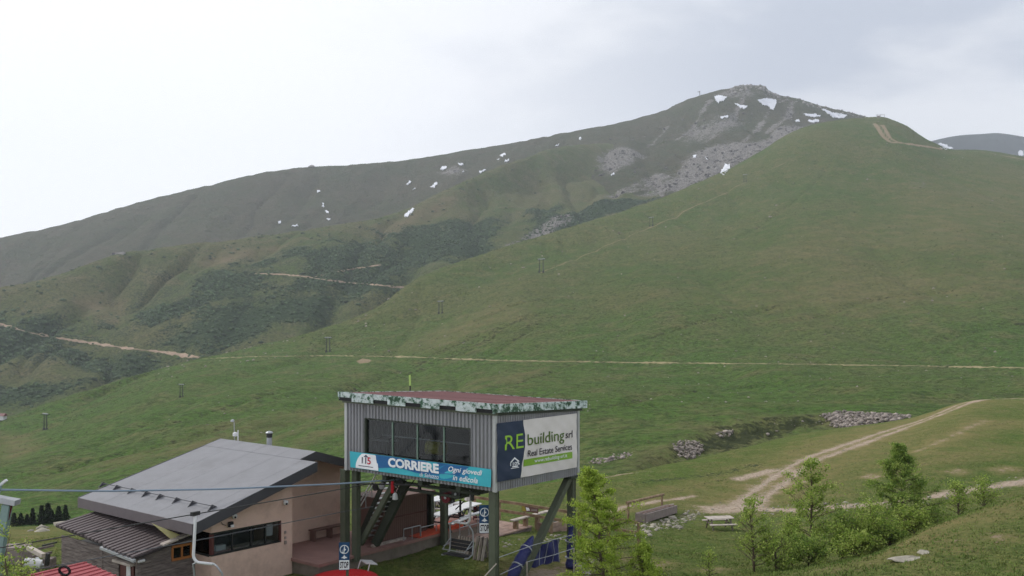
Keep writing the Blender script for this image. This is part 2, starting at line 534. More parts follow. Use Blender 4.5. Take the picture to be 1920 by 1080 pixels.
layer('meadow', [
    zrow([(-700, 5, 3.5), (300, 5, 3.8), (928, 5, 4.2), (1450, 5, 5), (2500, 5, 6)]),
    zrow([(-700, 20, 1.0), (0, 20, 1.4), (548, 20, 2.0), (928, 20, 1.8), (1200, 20, 2.1), (1450, 20, 2.9), (1920, 22, 3.5), (2500, 24, 4.6)]),
    zrow([(-700, 30, 0.5), (0, 30, 0.8), (548, 30, 1.35), (800, 30, 1.1), (928, 28, 1.2), (1073, 31, 1.0), (1250, 28, 1.25), (1450, 28, 1.8), (1630, 29, 2.27), (1760, 32, 2.7), (1920, 36, 3.1), (2500, 44, 4.2)]),
    zrow([(-700, 38, -0.6), (0, 38, -0.3), (548, 38, 0.7), (928, 37, 0.85), (1073, 36, 0.7), (1250, 36, 0.3), (1450, 36, 0.0), (1630, 37, 0.2), (1760, 40, 0.7), (1920, 44, 1.0), (2500, 52, 2.2)]),
    zrow([(-700, 50, -2.6), (0, 50, -2.2), (548, 50, -0.9), (928, 50, -0.5), (1172, 50, -1.1), (1350, 48, -1.35), (1450, 52, -1.6), (1630, 54, -1.3), (1760, 56, -0.6), (1920, 58, -0.25), (2500, 66, 1.0)]),
    zrow([(-700, 64, -5.2), (0, 64, -5.0), (548, 62, -3.0), (928, 62, -2.0), (1172, 60, -1.7), (1400, 60, -2.2), (1630, 64, -1.1), (1760, 66, 0.0), (1920, 70, 0.2), (2500, 78, 1.6)]),
    [(-700, 1000, 86), (0, 990, 80), (400, 960, 78), (700, 930, 76), (928, 915, 75), (1110, 897, 75), (1290, 863, 85), (1400, 838, 95), (1500, 814, 105), (1700, 785, 118), (1830, 750, 128), (1920, 745, 132), (2100, 738, 136), (2500, 715, 145)],
    [(-700, 1035, 96), (0, 1025, 92), (400, 1000, 92), (928, 975, 88), (1110, 955, 88), (1290, 915, 98), (1400, 895, 110), (1500, 868, 122), (1700, 830, 138), (1830, 790, 150), (1920, 785, 156), (2500, 750, 170)],
    [(-700, 1020, 140), (0, 1020, 140), (928, 1000, 135), (1290, 930, 145), (1500, 890, 175), (1920, 830, 220), (2500, 800, 240)],
], 'meadow_grass', -700, 2500, 4, [(0.10, 6.0), (0.05, 1.7)], [16, 28, 34, 34, 28, 50, 10, 6], 1)

layer('hillside', [
    [(-900, 1060, 130), (0, 1005, 115), (400, 985, 105), (928, 940, 105), (1110, 917, 100), (1290, 886, 108), (1400, 862, 120), (1500, 840, 133), (1700, 800, 152), (1830, 770, 165), (1920, 765, 170), (2600, 735, 190)],
    [(-900, 980, 210), (0, 900, 200), (400, 830, 205), (928, 785, 190), (1290, 755, 190), (1500, 742, 200), (1700, 732, 208), (1920, 726, 215), (2600, 710, 230)],
    [(-900, 900, 330), (0, 830, 310), (380, 697, 440), (615, 667, 480), (900, 675, 400), (1300, 682, 340), (1600, 686, 315), (1920, 690, 300), (2600, 690, 300)],
    [(-900, 880, 360), (0, 806, 370), (380, 680, 500), (615, 645, 530), (825, 582, 590), (1015, 535, 600), (1300, 535, 520), (1600, 505, 520), (1920, 505, 480), (2600, 520, 460)],
    [(-900, 868, 390), (0, 793, 400), (380, 675, 525), (615, 626, 560), (825, 545, 650), (1015, 480, 760), (1300, 410, 850), (1600, 340, 900), (1750, 355, 860), (1920, 385, 800), (2600, 420, 760)],
    [(-900, 860, 420), (-300, 822, 420), (0, 785, 420), (90, 755, 440), (250, 705, 490), (380, 672, 540), (470, 652, 555), (560, 630, 575), (640, 605, 610), (700, 580, 640), (790, 518, 720), (870, 488, 770), (940, 465, 820), (1090, 419, 920), (1170, 395, 970), (1240, 371, 1020), (1300, 345, 1065), (1370, 315, 1120), (1420, 287, 1165), (1480, 250, 1220), (1540, 230, 1260), (1600, 222, 1300), (1650, 219, 1330), (1690, 231, 1320), (1740, 262, 1290), (1790, 281, 1290), (1830, 281, 1320), (1870, 285, 1320), (1920, 294, 1300), (2100, 320, 1250), (2600, 360, 1200)],
    [(-900, 920, 470), (0, 860, 480), (380, 720, 620), (700, 640, 720), (940, 520, 920), (1240, 420, 1150), (1480, 310, 1370), (1650, 280, 1500), (1920, 340, 1450), (2600, 400, 1350)],
    [(-900, 950, 700), (0, 900, 800), (700, 740, 1100), (1240, 560, 1600), (1650, 480, 1900), (2600, 520, 1800)],
], 'hill_grass', -900, 2600, 4, [(2.8, 70.0), (1.0, 18.0), (0.4, 6.0)], [24, 110, 100, 80, 70, 12, 6], 2, (2.5, 55.0))

layer('spur', [
    [(-1000, 830, 560), (0, 850, 560), (380, 740, 640), (700, 650, 760), (940, 530, 930), (1100, 475, 1060), (1250, 430, 1180), (1400, 370, 1300)],
    [(-1000, 720, 680), (0, 700, 700), (300, 620, 790), (500, 560, 860), (700, 520, 950), (940, 440, 1130), (1100, 400, 1240), (1250, 360, 1400), (1400, 320, 1560)],
    [(-1000, 640, 790), (0, 590, 820), (250, 520, 930), (480, 480, 1010), (720, 440, 1150), (940, 370, 1380), (1100, 330, 1530), (1250, 300, 1700), (1400, 270, 1850)],
    [(-1000, 615, 860), (-300, 575, 860), (0, 540, 880), (100, 518, 920), (180, 488, 960), (225, 474, 980), (330, 460, 1040), (480, 441, 1120), (585, 429, 1170), (720, 405, 1260), (772, 385, 1310), (823, 362, 1360), (908, 322, 1450), (975, 296, 1530), (1050, 276, 1640), (1120, 268, 1770), (1180, 268, 1880), (1250, 280, 1980), (1400, 290, 2100)],
    [(-1000, 680, 960), (0, 600, 1000), (330, 530, 1180), (720, 470, 1420), (1050, 340, 1800), (1250, 330, 2120), (1400, 330, 2250)],
    [(-1000, 700, 1400), (0, 680, 1400), (720, 560, 1800), (1400, 430, 2600)],
], 'spur_grass', -1000, 1400, 4, [(9.0, 150.0), (3.2, 42.0), (1.2, 13.0)], [34, 80, 70, 10, 6], 3, (14.0, 85.0))

layer('mountain', [
    [(-1200, 760, 1150), (0, 650, 1150), (400, 520, 1300), (720, 470, 1450), (1000, 470, 1250), (1200, 450, 1150), (1350, 400, 1200), (1500, 330, 1350), (1650, 320, 1500), (2000, 380, 1600)],
    [(-1200, 690, 1300), (0, 570, 1350), (400, 460, 1500), (720, 410, 1620), (1000, 340, 1600), (1200, 360, 1380), (1350, 330, 1400), (1500, 270, 1560), (1650, 280, 1700), (2000, 350, 1700)],
    [(-1200, 625, 1450), (0, 500, 1520), (400, 400, 1680), (720, 352, 1790), (1000, 285, 1840), (1200, 268, 1750), (1350, 232, 1760), (1500, 222, 1780), (1650, 250, 1800), (2000, 340, 1800)],
    [(-1200, 570, 1600), (-600, 520, 1650), (-200, 477, 1700), (0, 446, 1720), (100, 424, 1760), (200, 396, 1800), (300, 368, 1840), (400, 345, 1870), (500, 322, 1900), (560, 313, 1915), (585, 311, 1920), (650, 309, 1940), (760, 299, 1970), (850, 285, 1990), (950, 269, 2010), (1050, 250, 2020), (1150, 231, 2020), (1230, 211, 2010), (1290, 186, 1990), (1330, 174, 1970), (1375, 163, 1955), (1400, 160, 1950), (1425, 160, 1950), (1445, 172, 1950), (1500, 186, 1930), (1550, 201, 1920), (1600, 213, 1910), (1650, 228, 1900), (1700, 252, 1900), (1760, 290, 1900), (2000, 330, 1900)],
    [(-1200, 640, 1750), (0, 520, 1900), (400, 420, 2080), (720, 370, 2180), (1050, 320, 2250), (1400, 240, 2150), (1550, 280, 2100), (1700, 340, 2080), (2000, 400, 2080)],
    [(-1200, 700, 2400), (0, 620, 2600), (720, 520, 2900), (1400, 420, 2900), (2000, 480, 2800)],
], 'mountain_grass', -1200, 2000, 4, [(8.0, 150.0), (5.0, 48.0), (2.0, 15.0)], [30, 70, 70, 10, 5], 4, (10.0, 120.0))

layer('far_mountain', [
    [(1200, 420, 3000), (1600, 400, 3000), (2400, 420, 3000)],
    [(1200, 340, 3300), (1700, 300, 3300), (1920, 296, 3300), (2400, 330, 3300)],
    [(1200, 330, 3500), (1650, 288, 3500), (1720, 272, 3520), (1770, 259, 3540), (1800, 254, 3550), (1840, 252, 3550), (1870, 250, 3550), (1900, 253, 3550), (1960, 262, 3550), (2200, 255, 3600), (2400, 270, 3600)],
    [(1200, 420, 3800), (1900, 380, 3800), (2400, 420, 3800)],
], 'far_forest', 1200, 2400, 10, [(14.0, 200.0), (4.0, 50.0)], [14, 20, 6], 5)
# ------------------------------------------------------------------ paths, roads and ground cover
carve('hillside', [(1205, 880), (1285, 832), (1350, 806), (1480, 784), (1545, 780), (1700, 790), (1700, 815), (1560, 830), (1400, 868), (1290, 895)], 3.0, 1.7)
mask_line('hillside', 'dirt', [(330, 690), (380, 673), (470, 669), (615, 667), (760, 669), (900, 675), (1100, 679), (1300, 681), (1500, 683), (1700, 686), (1920, 690), (2300, 694)], 3.4, val=0.45)
mask_line('hillside', 'dirt', [(1012, 512), (1060, 492), (1120, 470), (1220, 426), (1300, 388), (1397, 342), (1480, 300)], 3.2, val=0.62)
mask_line('hillside', 'dirt', [(1640, 232), (1655, 255), (1668, 266), (1700, 270), (1740, 275), (1765, 279)], 6.0)
mask_line('hillside', 'dirt', [(1655, 235), (1668, 258), (1685, 268)], 6.0, val=0.9)
mask_line('hillside', 'dirt', [(1830, 284), (1870, 290), (1920, 299), (2000, 312)], 9.0, val=0.9)
mask_poly('hillside', 'dirt', [(668, 676), (680, 672), (697, 675), (690, 681), (674, 682)], 2.0)
mask_poly('hillside', 'dry', [(750, 655), (850, 600), (920, 575), (980, 570), (1010, 580), (940, 605), (870, 640), (800, 662)], 14, 0.55)
mask_poly('hillside', 'dry', [(1450, 480), (1600, 430), (1800, 360), (1920, 330), (1920, 470), (1700, 470)], 60, 0.5)
mask_poly('hillside', 'dry', [(1300, 560), (1500, 500), (1700, 500), (1920, 480), (1920, 560), (1500, 610)], 40, 0.4)
mask_poly('hillside', 'dry', [(0, 812), (40, 818), (60, 838), (40, 860), (0, 862)], 6, 0.9)
mask_poly('hillside', 'dry', [(1210, 872), (1285, 826), (1350, 800), (1480, 778), (1545, 775), (1600, 800), (1480, 818), (1380, 846), (1300, 862)], 5, 0.9)
mask_poly('hillside', 'shrub', [(1210, 872), (1285, 826), (1350, 800), (1480, 778), (1545, 775), (1560, 805), (1480, 818), (1380, 846), (1300, 862)], 5, 0.75)
mask_poly('hillside', 'rock', [(1700, 345), (1745, 335), (1745, 350), (1715, 358)], 14, 0.42)
GR = [[(640, 735), (730, 703), (830, 657), (900, 627)], [(700, 722), (800, 684), (890, 640), (960, 606), (1010, 590)], [(760, 700), (850, 668), (930, 630)], [(830, 700), (900, 676), (960, 640), (1000, 615)],
      [(900, 600), (960, 575), (1040, 560)], [(930, 725), (1050, 690), (1120, 668)], [(1200, 640), (1330, 600), (1450, 575)], [(1500, 600), (1650, 560), (1800, 540)], [(1380, 450), (1460, 400), (1520, 350), (1560, 300)],
      [(1760, 640), (1850, 615), (1940, 605)], [(300, 800), (420, 765), (520, 735)], [(120, 880), (260, 845), (420, 800)], [(1150, 760), (1300, 735), (1450, 722)]]
grooves('hillside', GR, 4.5, 1.3)
for gline in GR:
    mask_line('hillside', 'shrub', gline, 3.0, val=0.46)
for k in range(9):                                            # faint old terraces on the lower slope
    x0 = 640 + 45 * k + random.uniform(-10, 10); y0 = 735 - 14 * k
    mask_line('hillside', 'shrub', [(x0, y0), (x0 + 90, y0 - 32), (x0 + 190, y0 - 78), (x0 + 260, y0 - 108)], 4.0, val=0.42)
for k in range(6):
    x0 = 60 + 120 * k
    mask_line('hillside', 'dry', [(x0, 900 - 14 * k), (x0 + 180, 860 - 22 * k), (x0 + 360, 800 - 22 * k)], 7.0, val=0.55)

for lay in ('spur', 'mountain'):
    mask_poly(lay, 'shrub', [(190, 560), (300, 522), (420, 482), (560, 458), (700, 425), (770, 415), (860, 402), (1000, 385), (1080, 390), (940, 470), (790, 530), (700, 590), (560, 645), (380, 690), (240, 645), (195, 600)], 55, 0.66)
    mask_poly(lay, 'shrub', [(-60, 590), (120, 602), (230, 640), (380, 680), (300, 705), (150, 695), (-60, 690)], 40, 0.68)
    mask_poly(lay, 'shrub', [(-60, 720), (80, 715), (200, 720), (150, 760), (-60, 775)], 30, 0.56)
    mask_poly(lay, 'dry', [(380, 490), (440, 470), (560, 450), (480, 470), (430, 500)], 14, 0.9)
    mask_poly(lay, 'dry', [(700, 430), (780, 395), (850, 370), (800, 410), (730, 440)], 16, 0.9)
    mask_poly(lay, 'dry', [(150, 560), (225, 560), (235, 600), (200, 620)], 14, 0.7)
    mask_line(lay, 'dirt', [(-120, 590), (0, 608), (60, 625), (130, 637), (230, 652), (310, 661), (385, 674)], 5, val=0.45)
    mask_line(lay, 'dirt', [(480, 513), (560, 517), (640, 529), (700, 534), (770, 541)], 5, val=0.45)
    mask_line(lay, 'dirt', [(585, 519), (640, 508), (715, 497)], 5.0, val=0.45)
    mask_line(lay, 'dirt', [(715, 497), (760, 505)], 5.0, val=0.4)
    mask_poly(lay, 'dry', [(405, 502), (425, 478), (440, 478), (425, 505)], 8, 0.95)
    mask_poly(lay, 'dry', [(205, 600), (222, 560), (238, 565), (222, 610)], 7, 0.95)
    mask_poly(lay, 'rock', [(1300, 285), (1345, 268), (1420, 265), (1500, 233), (1540, 226), (1480, 258), (1420, 292), (1370, 320), (1330, 337), (1240, 367), (1190, 368), (1260, 335), (1290, 305)], 26, 0.95)
    mask_poly(lay, 'rock', [(1270, 330), (1190, 365), (1110, 385), (1170, 350), (1230, 325)], 14, 0.7)
    mask_poly(lay, 'rock', [(1120, 290), (1160, 273), (1225, 290), (1195, 310), (1150, 335), (1122, 322)], 22, 0.72)
    mask_poly(lay, 'rock', [(942, 466), (975, 440), (1010, 425), (1085, 392), (1060, 420), (990, 458)], 14, 0.8)
    mask_poly(lay, 'shrub', [(960, 450), (1010, 420), (1090, 392), (1200, 372), (1260, 365), (1180, 395), (1060, 430), (960, 470)], 12, 0.9)
    mask_poly(lay, 'rock', [(1340, 178), (1400, 158), (1430, 158), (1500, 190), (1400, 190)], 26, 0.66)
    for rib in ([(1405, 166), (1388, 198), (1352, 240), (1330, 262)], [(1442, 208), (1425, 236), (1395, 266)], [(1486, 192), (1472, 224), (1440, 248)], [(1330, 190), (1306, 228), (1270, 262)], [(1250, 240), (1215, 275)]):
        mask_line(lay, 'rock', rib, 16.0, val=0.72)
    mask_poly(lay, 'rock', [(820, 325), (845, 312), (890, 316), (860, 332)], 22, 0.62)
    mask_poly(lay, 'rock', [(1250, 240), (1340, 215), (1420, 215), (1380, 260), (1290, 275)], 40, 0.58)

for lay, wl_ in (('spur', 55.0), ('mountain', 70.0)):          # scrub and scree thin out in ragged clumps
    L = LAYER[lay]; nz = fbm(L['V'][:, 0] / wl_, L['V'][:, 1] / wl_, 5)
    for kk, amp in (('shrub', 0.55), ('rock', 0.4)):
        a_ = L['mask'][kk]
        L['mask'][kk] = np.where(a_ > 0.05, np.clip(a_ + amp * nz * np.minimum(1, a_ * 3), 0, 1), a_).astype(np.float32)

# dirt roads on the near knoll
for off in (-0.55, 0.55):
    pts = [(1395, 946), (1440, 915), (1480, 886), (1520, 862), (1600, 834), (1700, 799), (1780, 769), (1822, 753)]
    W = []
    for p in pts:
        q = at(*p, 'meadow')
        if q: W.append(q)
    W2 = []
    for i, q in enumerate(W):
        d = (W[min(i + 1, len(W) - 1)] - W[max(i - 1, 0)]); d.z = 0; d.normalize()
        W2.append(q + Vector((d.y, -d.x, 0)) * off * 1.35)
    mask_line('meadow', 'dirt', W2, 0.7, True, fall=0.45)
mask_line('meadow', 'dry', [(1395, 946), (1480, 886), (1600, 834), (1700, 799), (1822, 753)], 8.0, val=0.95)
for gl in ([(1240, 925), (1330, 905), (1420, 880)], [(1560, 880), (1640, 860), (1700, 830)], [(1700, 880), (1800, 855), (1900, 840)], [(1480, 850), (1560, 820), (1640, 800)], [(1850, 800), (1900, 790)]):
    mask_line('meadow', 'shrub', gl, 1.2, val=0.42)
    mask_line('meadow', 'dry', gl, 3.0, val=0.7)
mask_line('meadow', 'dirt', [(1820, 755), (1850, 749), (1880, 747), (1920, 748)], 1.6)
mask_poly('meadow', 'dirt', [(1300, 948), (1345, 948), (1395, 935), (1440, 922), (1440, 950), (1395, 962), (1330, 962)], 1.3)
mask_line('meadow', 'dirt', [(1385, 898), (1415, 890), (1450, 882), (1490, 884)], 1.3)
mask_line('meadow', 'dirt', [(1420, 955), (1500, 957), (1600, 948), (1700, 940)], 1.8)
mask_line('meadow', 'dirt', [(1760, 930), (1800, 922), (1850, 914), (1920, 903), (2050, 890)], 1.8)
mask_line('meadow', 'dirt', [(1080, 965), (1165, 952), (1230, 940), (1300, 930)], 0.7, val=0.85)
mask_line('meadow', 'dry', [(1080, 965), (1165, 952), (1230, 940), (1300, 930)], 2.0, val=0.8)
mask_line('meadow', 'dirt', [(1110, 903), (1160, 890), (1220, 884)], 0.8, val=0.62)
mask_line('meadow', 'dirt', [(1715, 848), (1770, 825), (1850, 788)], 1.0, val=0.46)
mask_line('meadow', 'dry', [(1715, 848), (1770, 825), (1850, 788)], 4.0, val=0.9)
mask_poly('meadow', 'rock', [(1165, 1000), (1200, 985), (1250, 972), (1300, 955), (1320, 965), (1270, 990), (1200, 1008)], 1.6, 0.62)
for p in ((1790, 885), (1880, 880), (1630, 895), (1240, 1060), (1190, 1050), (1560, 1070), (1330, 1070), (1870, 1010), (1800, 1015), (1620, 1058), (1500, 905)):
    q = [(p[0] - 34, p[1]), (p[0], p[1] - 7), (p[0] + 34, p[1] - 4), (p[0] + 6, p[1] + 7)]
    mask_poly('meadow', 'dry', q, 0.7, 0.95)
    mask_poly('meadow', 'dirt', q, 0.8, 0.52)
mask_poly('meadow', 'dry', [(1700, 1010), (1820, 965), (1920, 935), (1920, 960), (1800, 1000), (1680, 1050), (1600, 1055)], 1.4, 0.8)
mask_poly('meadow', 'dry', [(930, 1060), (1060, 1045), (1110, 1050), (1110, 1090), (930, 1090)], 1.2, 0.9)
mask_poly('meadow', 'dirt', [(960, 1068), (1060, 1052), (1100, 1055), (1100, 1090), (960, 1090)], 1.0, 0.56)
mask_line('meadow', 'shrub', [(1200, 905), (1260, 898), (1340, 890), (1420, 872)], 2.2, val=0.5)
mask_poly('meadow', 'dry', [(0, 995), (110, 992), (110, 1012), (0, 1016)], 4, 0.8)

# ------------------------------------------------------------------ snow, scree, boulders, shrubs
plain('snow', lin(226, 228, 234), 0.6, var=0.08, scale=0.08)
plain('rock_pale', lin(150, 140, 132), 0.95, var=0.3, scale=1.1, bump=0.4, bscale=6)
plain('rock_grey', lin(152, 147, 143), 0.95, var=0.3, scale=0.12)
plain('rock_white', lin(158, 152, 138), 0.95, var=0.25, scale=2.0, bump=0.4, bscale=9)
ramp_mat('bush_far', [(0.35, lin(52, 68, 48)), (0.5, lin(68, 86, 58)), (0.68, lin(88, 102, 70))], 0.35)
ramp_mat('tussock', [(0.3, lin(60, 76, 38)), (0.5, lin(78, 92, 48)), (0.7, lin(104, 104, 66))], 0.2)
ramp_mat('tuft', [(0.3, lin(80, 104, 44)), (0.5, lin(102, 120, 58)), (0.7, lin(140, 138, 86))], 0.6)

def vary(name, amt=0.5):
    """each loose stone its own tone"""
    m = M[name]; n, l = m.node_tree.nodes, m.node_tree.links
    bs = n['Principled BSDF']; src = bs.inputs['Base Color'].links[0].from_socket
    geo = n.new('ShaderNodeNewGeometry'); mr = n.new('ShaderNodeMapRange')
    mr.inputs['To Min'].default_value = 1 - amt; mr.inputs['To Max'].default_value = 1 + amt * 0.6
    l.new(geo.outputs['Random Per Island'], mr.inputs['Value'])
    mx = n.new('ShaderNodeVectorMath'); mx.operation = 'SCALE'
    l.new(src, mx.inputs[0]); l.new(mr.outputs['Result'], mx.inputs['Scale']); l.new(mx.outputs['Vector'], bs.inputs['Base Color'])
plain('rock_dark', lin(104, 100, 96), 0.95, var=0.35, scale=0.2); vary('rock_dark', 0.6)
vary('rock_pale', 0.5); vary('rock_grey', 0.45); vary('rock_white', 0.4); vary('bush_far', 0.45); vary('tussock', 0.4)

def at_far(px, py, names=('hillside', 'spur', 'mountain', 'far_mountain'), tries=0):
    best, nm = None, None
    for k in names:
        p = at(px, py, k)
        if p is not None and (best is None or p.y < best.y): best, nm = p, k
    if best is None and tries > 0: return at_far(px, py + 1.0, names, tries - 1)
    return best, nm

def snow(poly):
    cx = sum(p[0] for p in poly) / len(poly); cy = sum(p[1] for p in poly) / len(poly)
    sh_ = 0.86 if cx > 1150 else 0.68
    poly = [(cx + (x - cx) * sh_, cy + (y - cy) * sh_) for x, y in poly]
    ring = []
    for (x0, y0), (x1, y1) in zip(poly, poly[1:] + poly[:1]):
        n = max(2, int(math.hypot(x1 - x0, y1 - y0) / 1.6))
        for k in range(n):
            t = k / n
            ring.append((x0 + (x1 - x0) * t + random.gauss(0, 1.1), y0 + (y1 - y0) * t + random.gauss(0, 1.0)))
    P = []
    for q in [(cx, cy)] + ring:
        p, _ = at_far(*q)
        if p is None: return
        P.append(p)
    eye = Vector((0, 0, CZ))
    n = len(ring)
    up = [p + (eye - p).normalized() * 2.0 + Vector((0, 0, 0.9)) for p in P]
    low = [p - Vector((0, 0, 1.5)) for p in P[1:]]
    mb = MB().add(up + low, [(0, i + 1, (i + 1) % n + 1) for i in range(n)] + [(i + 1, n + 1 + i, n + 1 + (i + 1) % n, (i + 1) % n + 1) for i in range(n)])
    o = mb.build('snow_patch', M['snow'], loc=P[0])
    o['kind'] = 'structure'

for poly in (
    [(1338, 180), (1347, 177), (1366, 181), (1358, 188), (1348, 194), (1341, 190)],
    [(1418, 186), (1440, 183), (1459, 188), (1455, 200), (1450, 208), (1440, 200), (1425, 196)],
    [(1437, 178), (1452, 174), (1458, 178), (1445, 183)],
    [(1376, 194), (1385, 197), (1405, 199), (1400, 204), (1388, 203)],
    [(1537, 203), (1560, 210), (1592, 217), (1585, 222), (1562, 221), (1548, 212)],
    [(1504, 213), (1530, 214), (1542, 219), (1520, 221)],
    [(1514, 226), (1535, 223), (1538, 228), (1520, 231)],
    [(1490, 226), (1500, 225), (1502, 228), (1493, 229)],
    [(1756, 268), (1768, 269), (1789, 278), (1776, 281), (1765, 278)],
    [(1347, 327), (1355, 318), (1359, 306), (1371, 308), (1369, 317), (1357, 327)],
    [(1298, 291), (1306, 290), (1304, 297), (1299, 296)], [(1320, 295), (1326, 294), (1325, 298)],
    [(755, 405), (765, 394), (778, 387), (782, 390), (772, 400), (764, 409), (755, 411)],
    [(824, 313), (833, 310), (840, 313), (830, 321), (822, 318)], [(858, 308), (870, 305), (872, 309), (861, 311)],
    [(895, 323), (910, 316), (914, 318), (900, 326)], [(934, 292), (948, 286), (952, 289), (938, 295)],
    [(946, 303), (952, 297), (956, 300), (950, 304)], [(805, 353), (820, 339), (823, 342), (812, 354)],
    [(762, 345), (767, 338), (770, 340), (765, 347)], [(772, 355), (780, 351), (779, 355)],
    [(592, 358), (600, 355), (602, 359), (596, 361)], [(609, 395), (614, 394), (617, 400), (612, 401)],
    [(609, 409), (622, 410), (618, 414)], [(520, 419), (528, 412), (530, 416), (524, 421)], [(605, 380), (608, 379), (607, 391), (604, 390)],
    [(1083, 260), (1091, 257), (1093, 260), (1086, 262)], [(1143, 327), (1152, 324), (1153, 328), (1146, 330)],
    [(1349, 219), (1366, 217), (1365, 221), (1351, 222)], [(1908, 285), (1914, 281), (1920, 283), (1918, 292), (1910, 292)],
    [(1388, 160), (1394, 158), (1396, 162), (1390, 163)], [(1644, 220), (1660, 216), (1662, 219), (1648, 223)],
    [(930, 300), (936, 297), (937, 300)], [(865, 322), (872, 320), (871, 324)], [(1040, 274), (1048, 270), (1049, 274)],
    [(545, 424), (560, 420), (562, 424), (550, 427)],
): snow(poly)

# trodden paths that show as thin pale lines, laid over the slopes
plain('trodden_earth', lin(158, 136, 116), 0.95, var=0.3, scale=0.25, dirt=lin(110, 112, 76), dirt_amt=0.7)
plain('trodden_grass', lin(142, 132, 98), 0.95, var=0.25, scale=0.25, dirt=lin(96, 108, 62), dirt_amt=0.8)
def path(pts, width, mat, names=('hillside', 'spur', 'mountain'), lift=0.3):
    P = []
    for (x0, y0), (x1, y1) in zip(pts[:-1], pts[1:]):
        n = max(1, int(math.hypot(x1 - x0, y1 - y0) / 4))
        for k in range(n):
            t = k / n
            p, nm = at_far(x0 + (x1 - x0) * t, y0 + (y1 - y0) * t + random.gauss(0, 0.35), names)
            if p is not None: P.append((p, nm))
    vs, fs = [], []
    for i, (p, nm) in enumerate(P):
        d = P[min(i + 2, len(P) - 1)][0] - P[max(i - 2, 0)][0]; d.z = 0; d.normalize()
        s_ = Vector((d.y, -d.x, 0)); w = width * random.uniform(0.55, 1.35) / 2
        if fbm(np.array([i * 0.21]), np.array([width * 3.3]), 2)[0] < -0.33: w *= 0.35
        row = []
        for e in (-1, -0.4, 0.4, 1):
            q = p + s_ * (w * e * random.uniform(0.85, 1.15))
            z = drop(q.x, q.y, nm)
            vs.append((q.x, q.y, z + (lift if abs(e) < 0.5 else lift * 0.35)))
        if i:
            if (P[i - 1][0] - p).length < 60:
                for j in range(3): fs.append((4 * i - 4 + j, 4 * i - 3 + j, 4 * i + 1 + j, 4 * i + j))
    o = MB().add(vs, fs).build('path', M[mat]); o['kind'] = 'structure'
path([(-60, 598), (0, 608), (60, 625), (130, 637), (230, 652), (310, 661), (378, 671)], 3.6, 'trodden_earth', ('spur',))
path([(478, 513), (520, 514), (560, 517), (640, 529), (700, 534), (765, 540)], 3.4, 'trodden_earth', ('spur',))
path([(590, 519), (640, 508), (690, 500), (718, 496)], 3.0, 'trodden_earth', ('spur',))
path([(382, 673), (470, 669), (615, 667), (760, 669), (900, 675), (1100, 679), (1300, 681), (1500, 683), (1700, 686), (1920, 690), (2100, 692)], 1.9, 'trodden_grass', ('hillside',), 0.15)

# low rock of 18 corners, reused through numpy for every scatter
_ico = np.array([(0, 0, -1), (.72, .53, -.45), (-.28, .85, -.45), (-.89, 0, -.45), (-.28, -.85, -.45), (.72, -.53, -.45),
                 (.28, .85, .45), (-.72, .53, .45), (-.72, -.53, .45), (.28, -.85, .45), (.89, 0, .45), (0, 0, 1)])
_icf = np.array([(0, 2, 1), (1, 5, 0), (0, 3, 2), (0, 4, 3), (0, 5, 4), (1, 10, 5), (2, 6, 1), (3, 7, 2), (4, 8, 3), (5, 9, 4),
                 (1, 6, 10), (2, 7, 6), (3, 8, 7), (4, 9, 8), (5, 10, 9), (6, 11, 10), (7, 11, 6), (8, 11, 7), (9, 11, 8), (10, 11, 9)])
def lumps(centres, rad, squash, jit, seed):
    """many small irregular lumps as one array pair"""
    g = np.random.default_rng(seed)
    n = len(centres)
    ang = g.random(n) * 6.283
    c, s = np.cos(ang), np.sin(ang)
    sc = np.stack([rad * (0.7 + 0.7 * g.random(n)), rad * (0.7 + 0.6 * g.random(n)), rad * squash * (0.7 + 0.6 * g.random(n))], -1)
    V = _ico[None] * (1 + jit * (g.random((n, 12, 1)) - 0.5)) + jit * 0.4 * (g.random((n, 12, 3)) - 0.5)
    V = V * sc[:, None, :]
    V = np.stack([V[..., 0] * c[:, None] - V[..., 1] * s[:, None], V[..., 0] * s[:, None] + V[..., 1] * c[:, None], V[..., 2]], -1)
    V = V + np.asarray(centres)[:, None, :]
    F = _icf[None] + (np.arange(n) * 12)[:, None, None]
    return V.reshape(-1, 3), F.reshape(-1, 3)

def pick(name, kind, lo, n, seed, extra=None, jitter=3.0):
    L = LAYER[name]; g = np.random.default_rng(seed)
    ok = np.ones(len(L['V']), bool) if kind is None else L['mask'][kind] > lo
    if extra is not None: ok &= extra(L['V'])
    idx = np.flatnonzero(ok)
    if len(idx) == 0: return np.zeros((0, 3))
    P = L['V'][g.choice(idx, min(n, len(idx)), replace=False)].copy()
    P[:, :2] += (g.random((len(P), 2)) - 0.5) * jitter
    P[:, 2] = [drop(x, y, name) for x, y in P[:, :2]]
    return P

def view(V, x0, x1, y0=-1e9, y1=1e9):
    px = 960 + FPX * V[:, 0] / V[:, 1]
    return (px > x0) & (px < x1) & (V[:, 1] > y0) & (V[:, 1] < y1)

scree_px = LAYER['mountain']
P = np.concatenate([pick('mountain', 'rock', 0.55, 5200, 1, jitter=9), pick('spur', 'rock', 0.55, 1100, 2, jitter=9)])
r = 0.45 + 2.0 * np.random.default_rng(3).random(len(P)) ** 3.5
V, F = lumps(P, r, 0.6, 0.6, 4)
np_mesh('scree', V, F, M['rock_grey'])['kind'] = 'stuff'

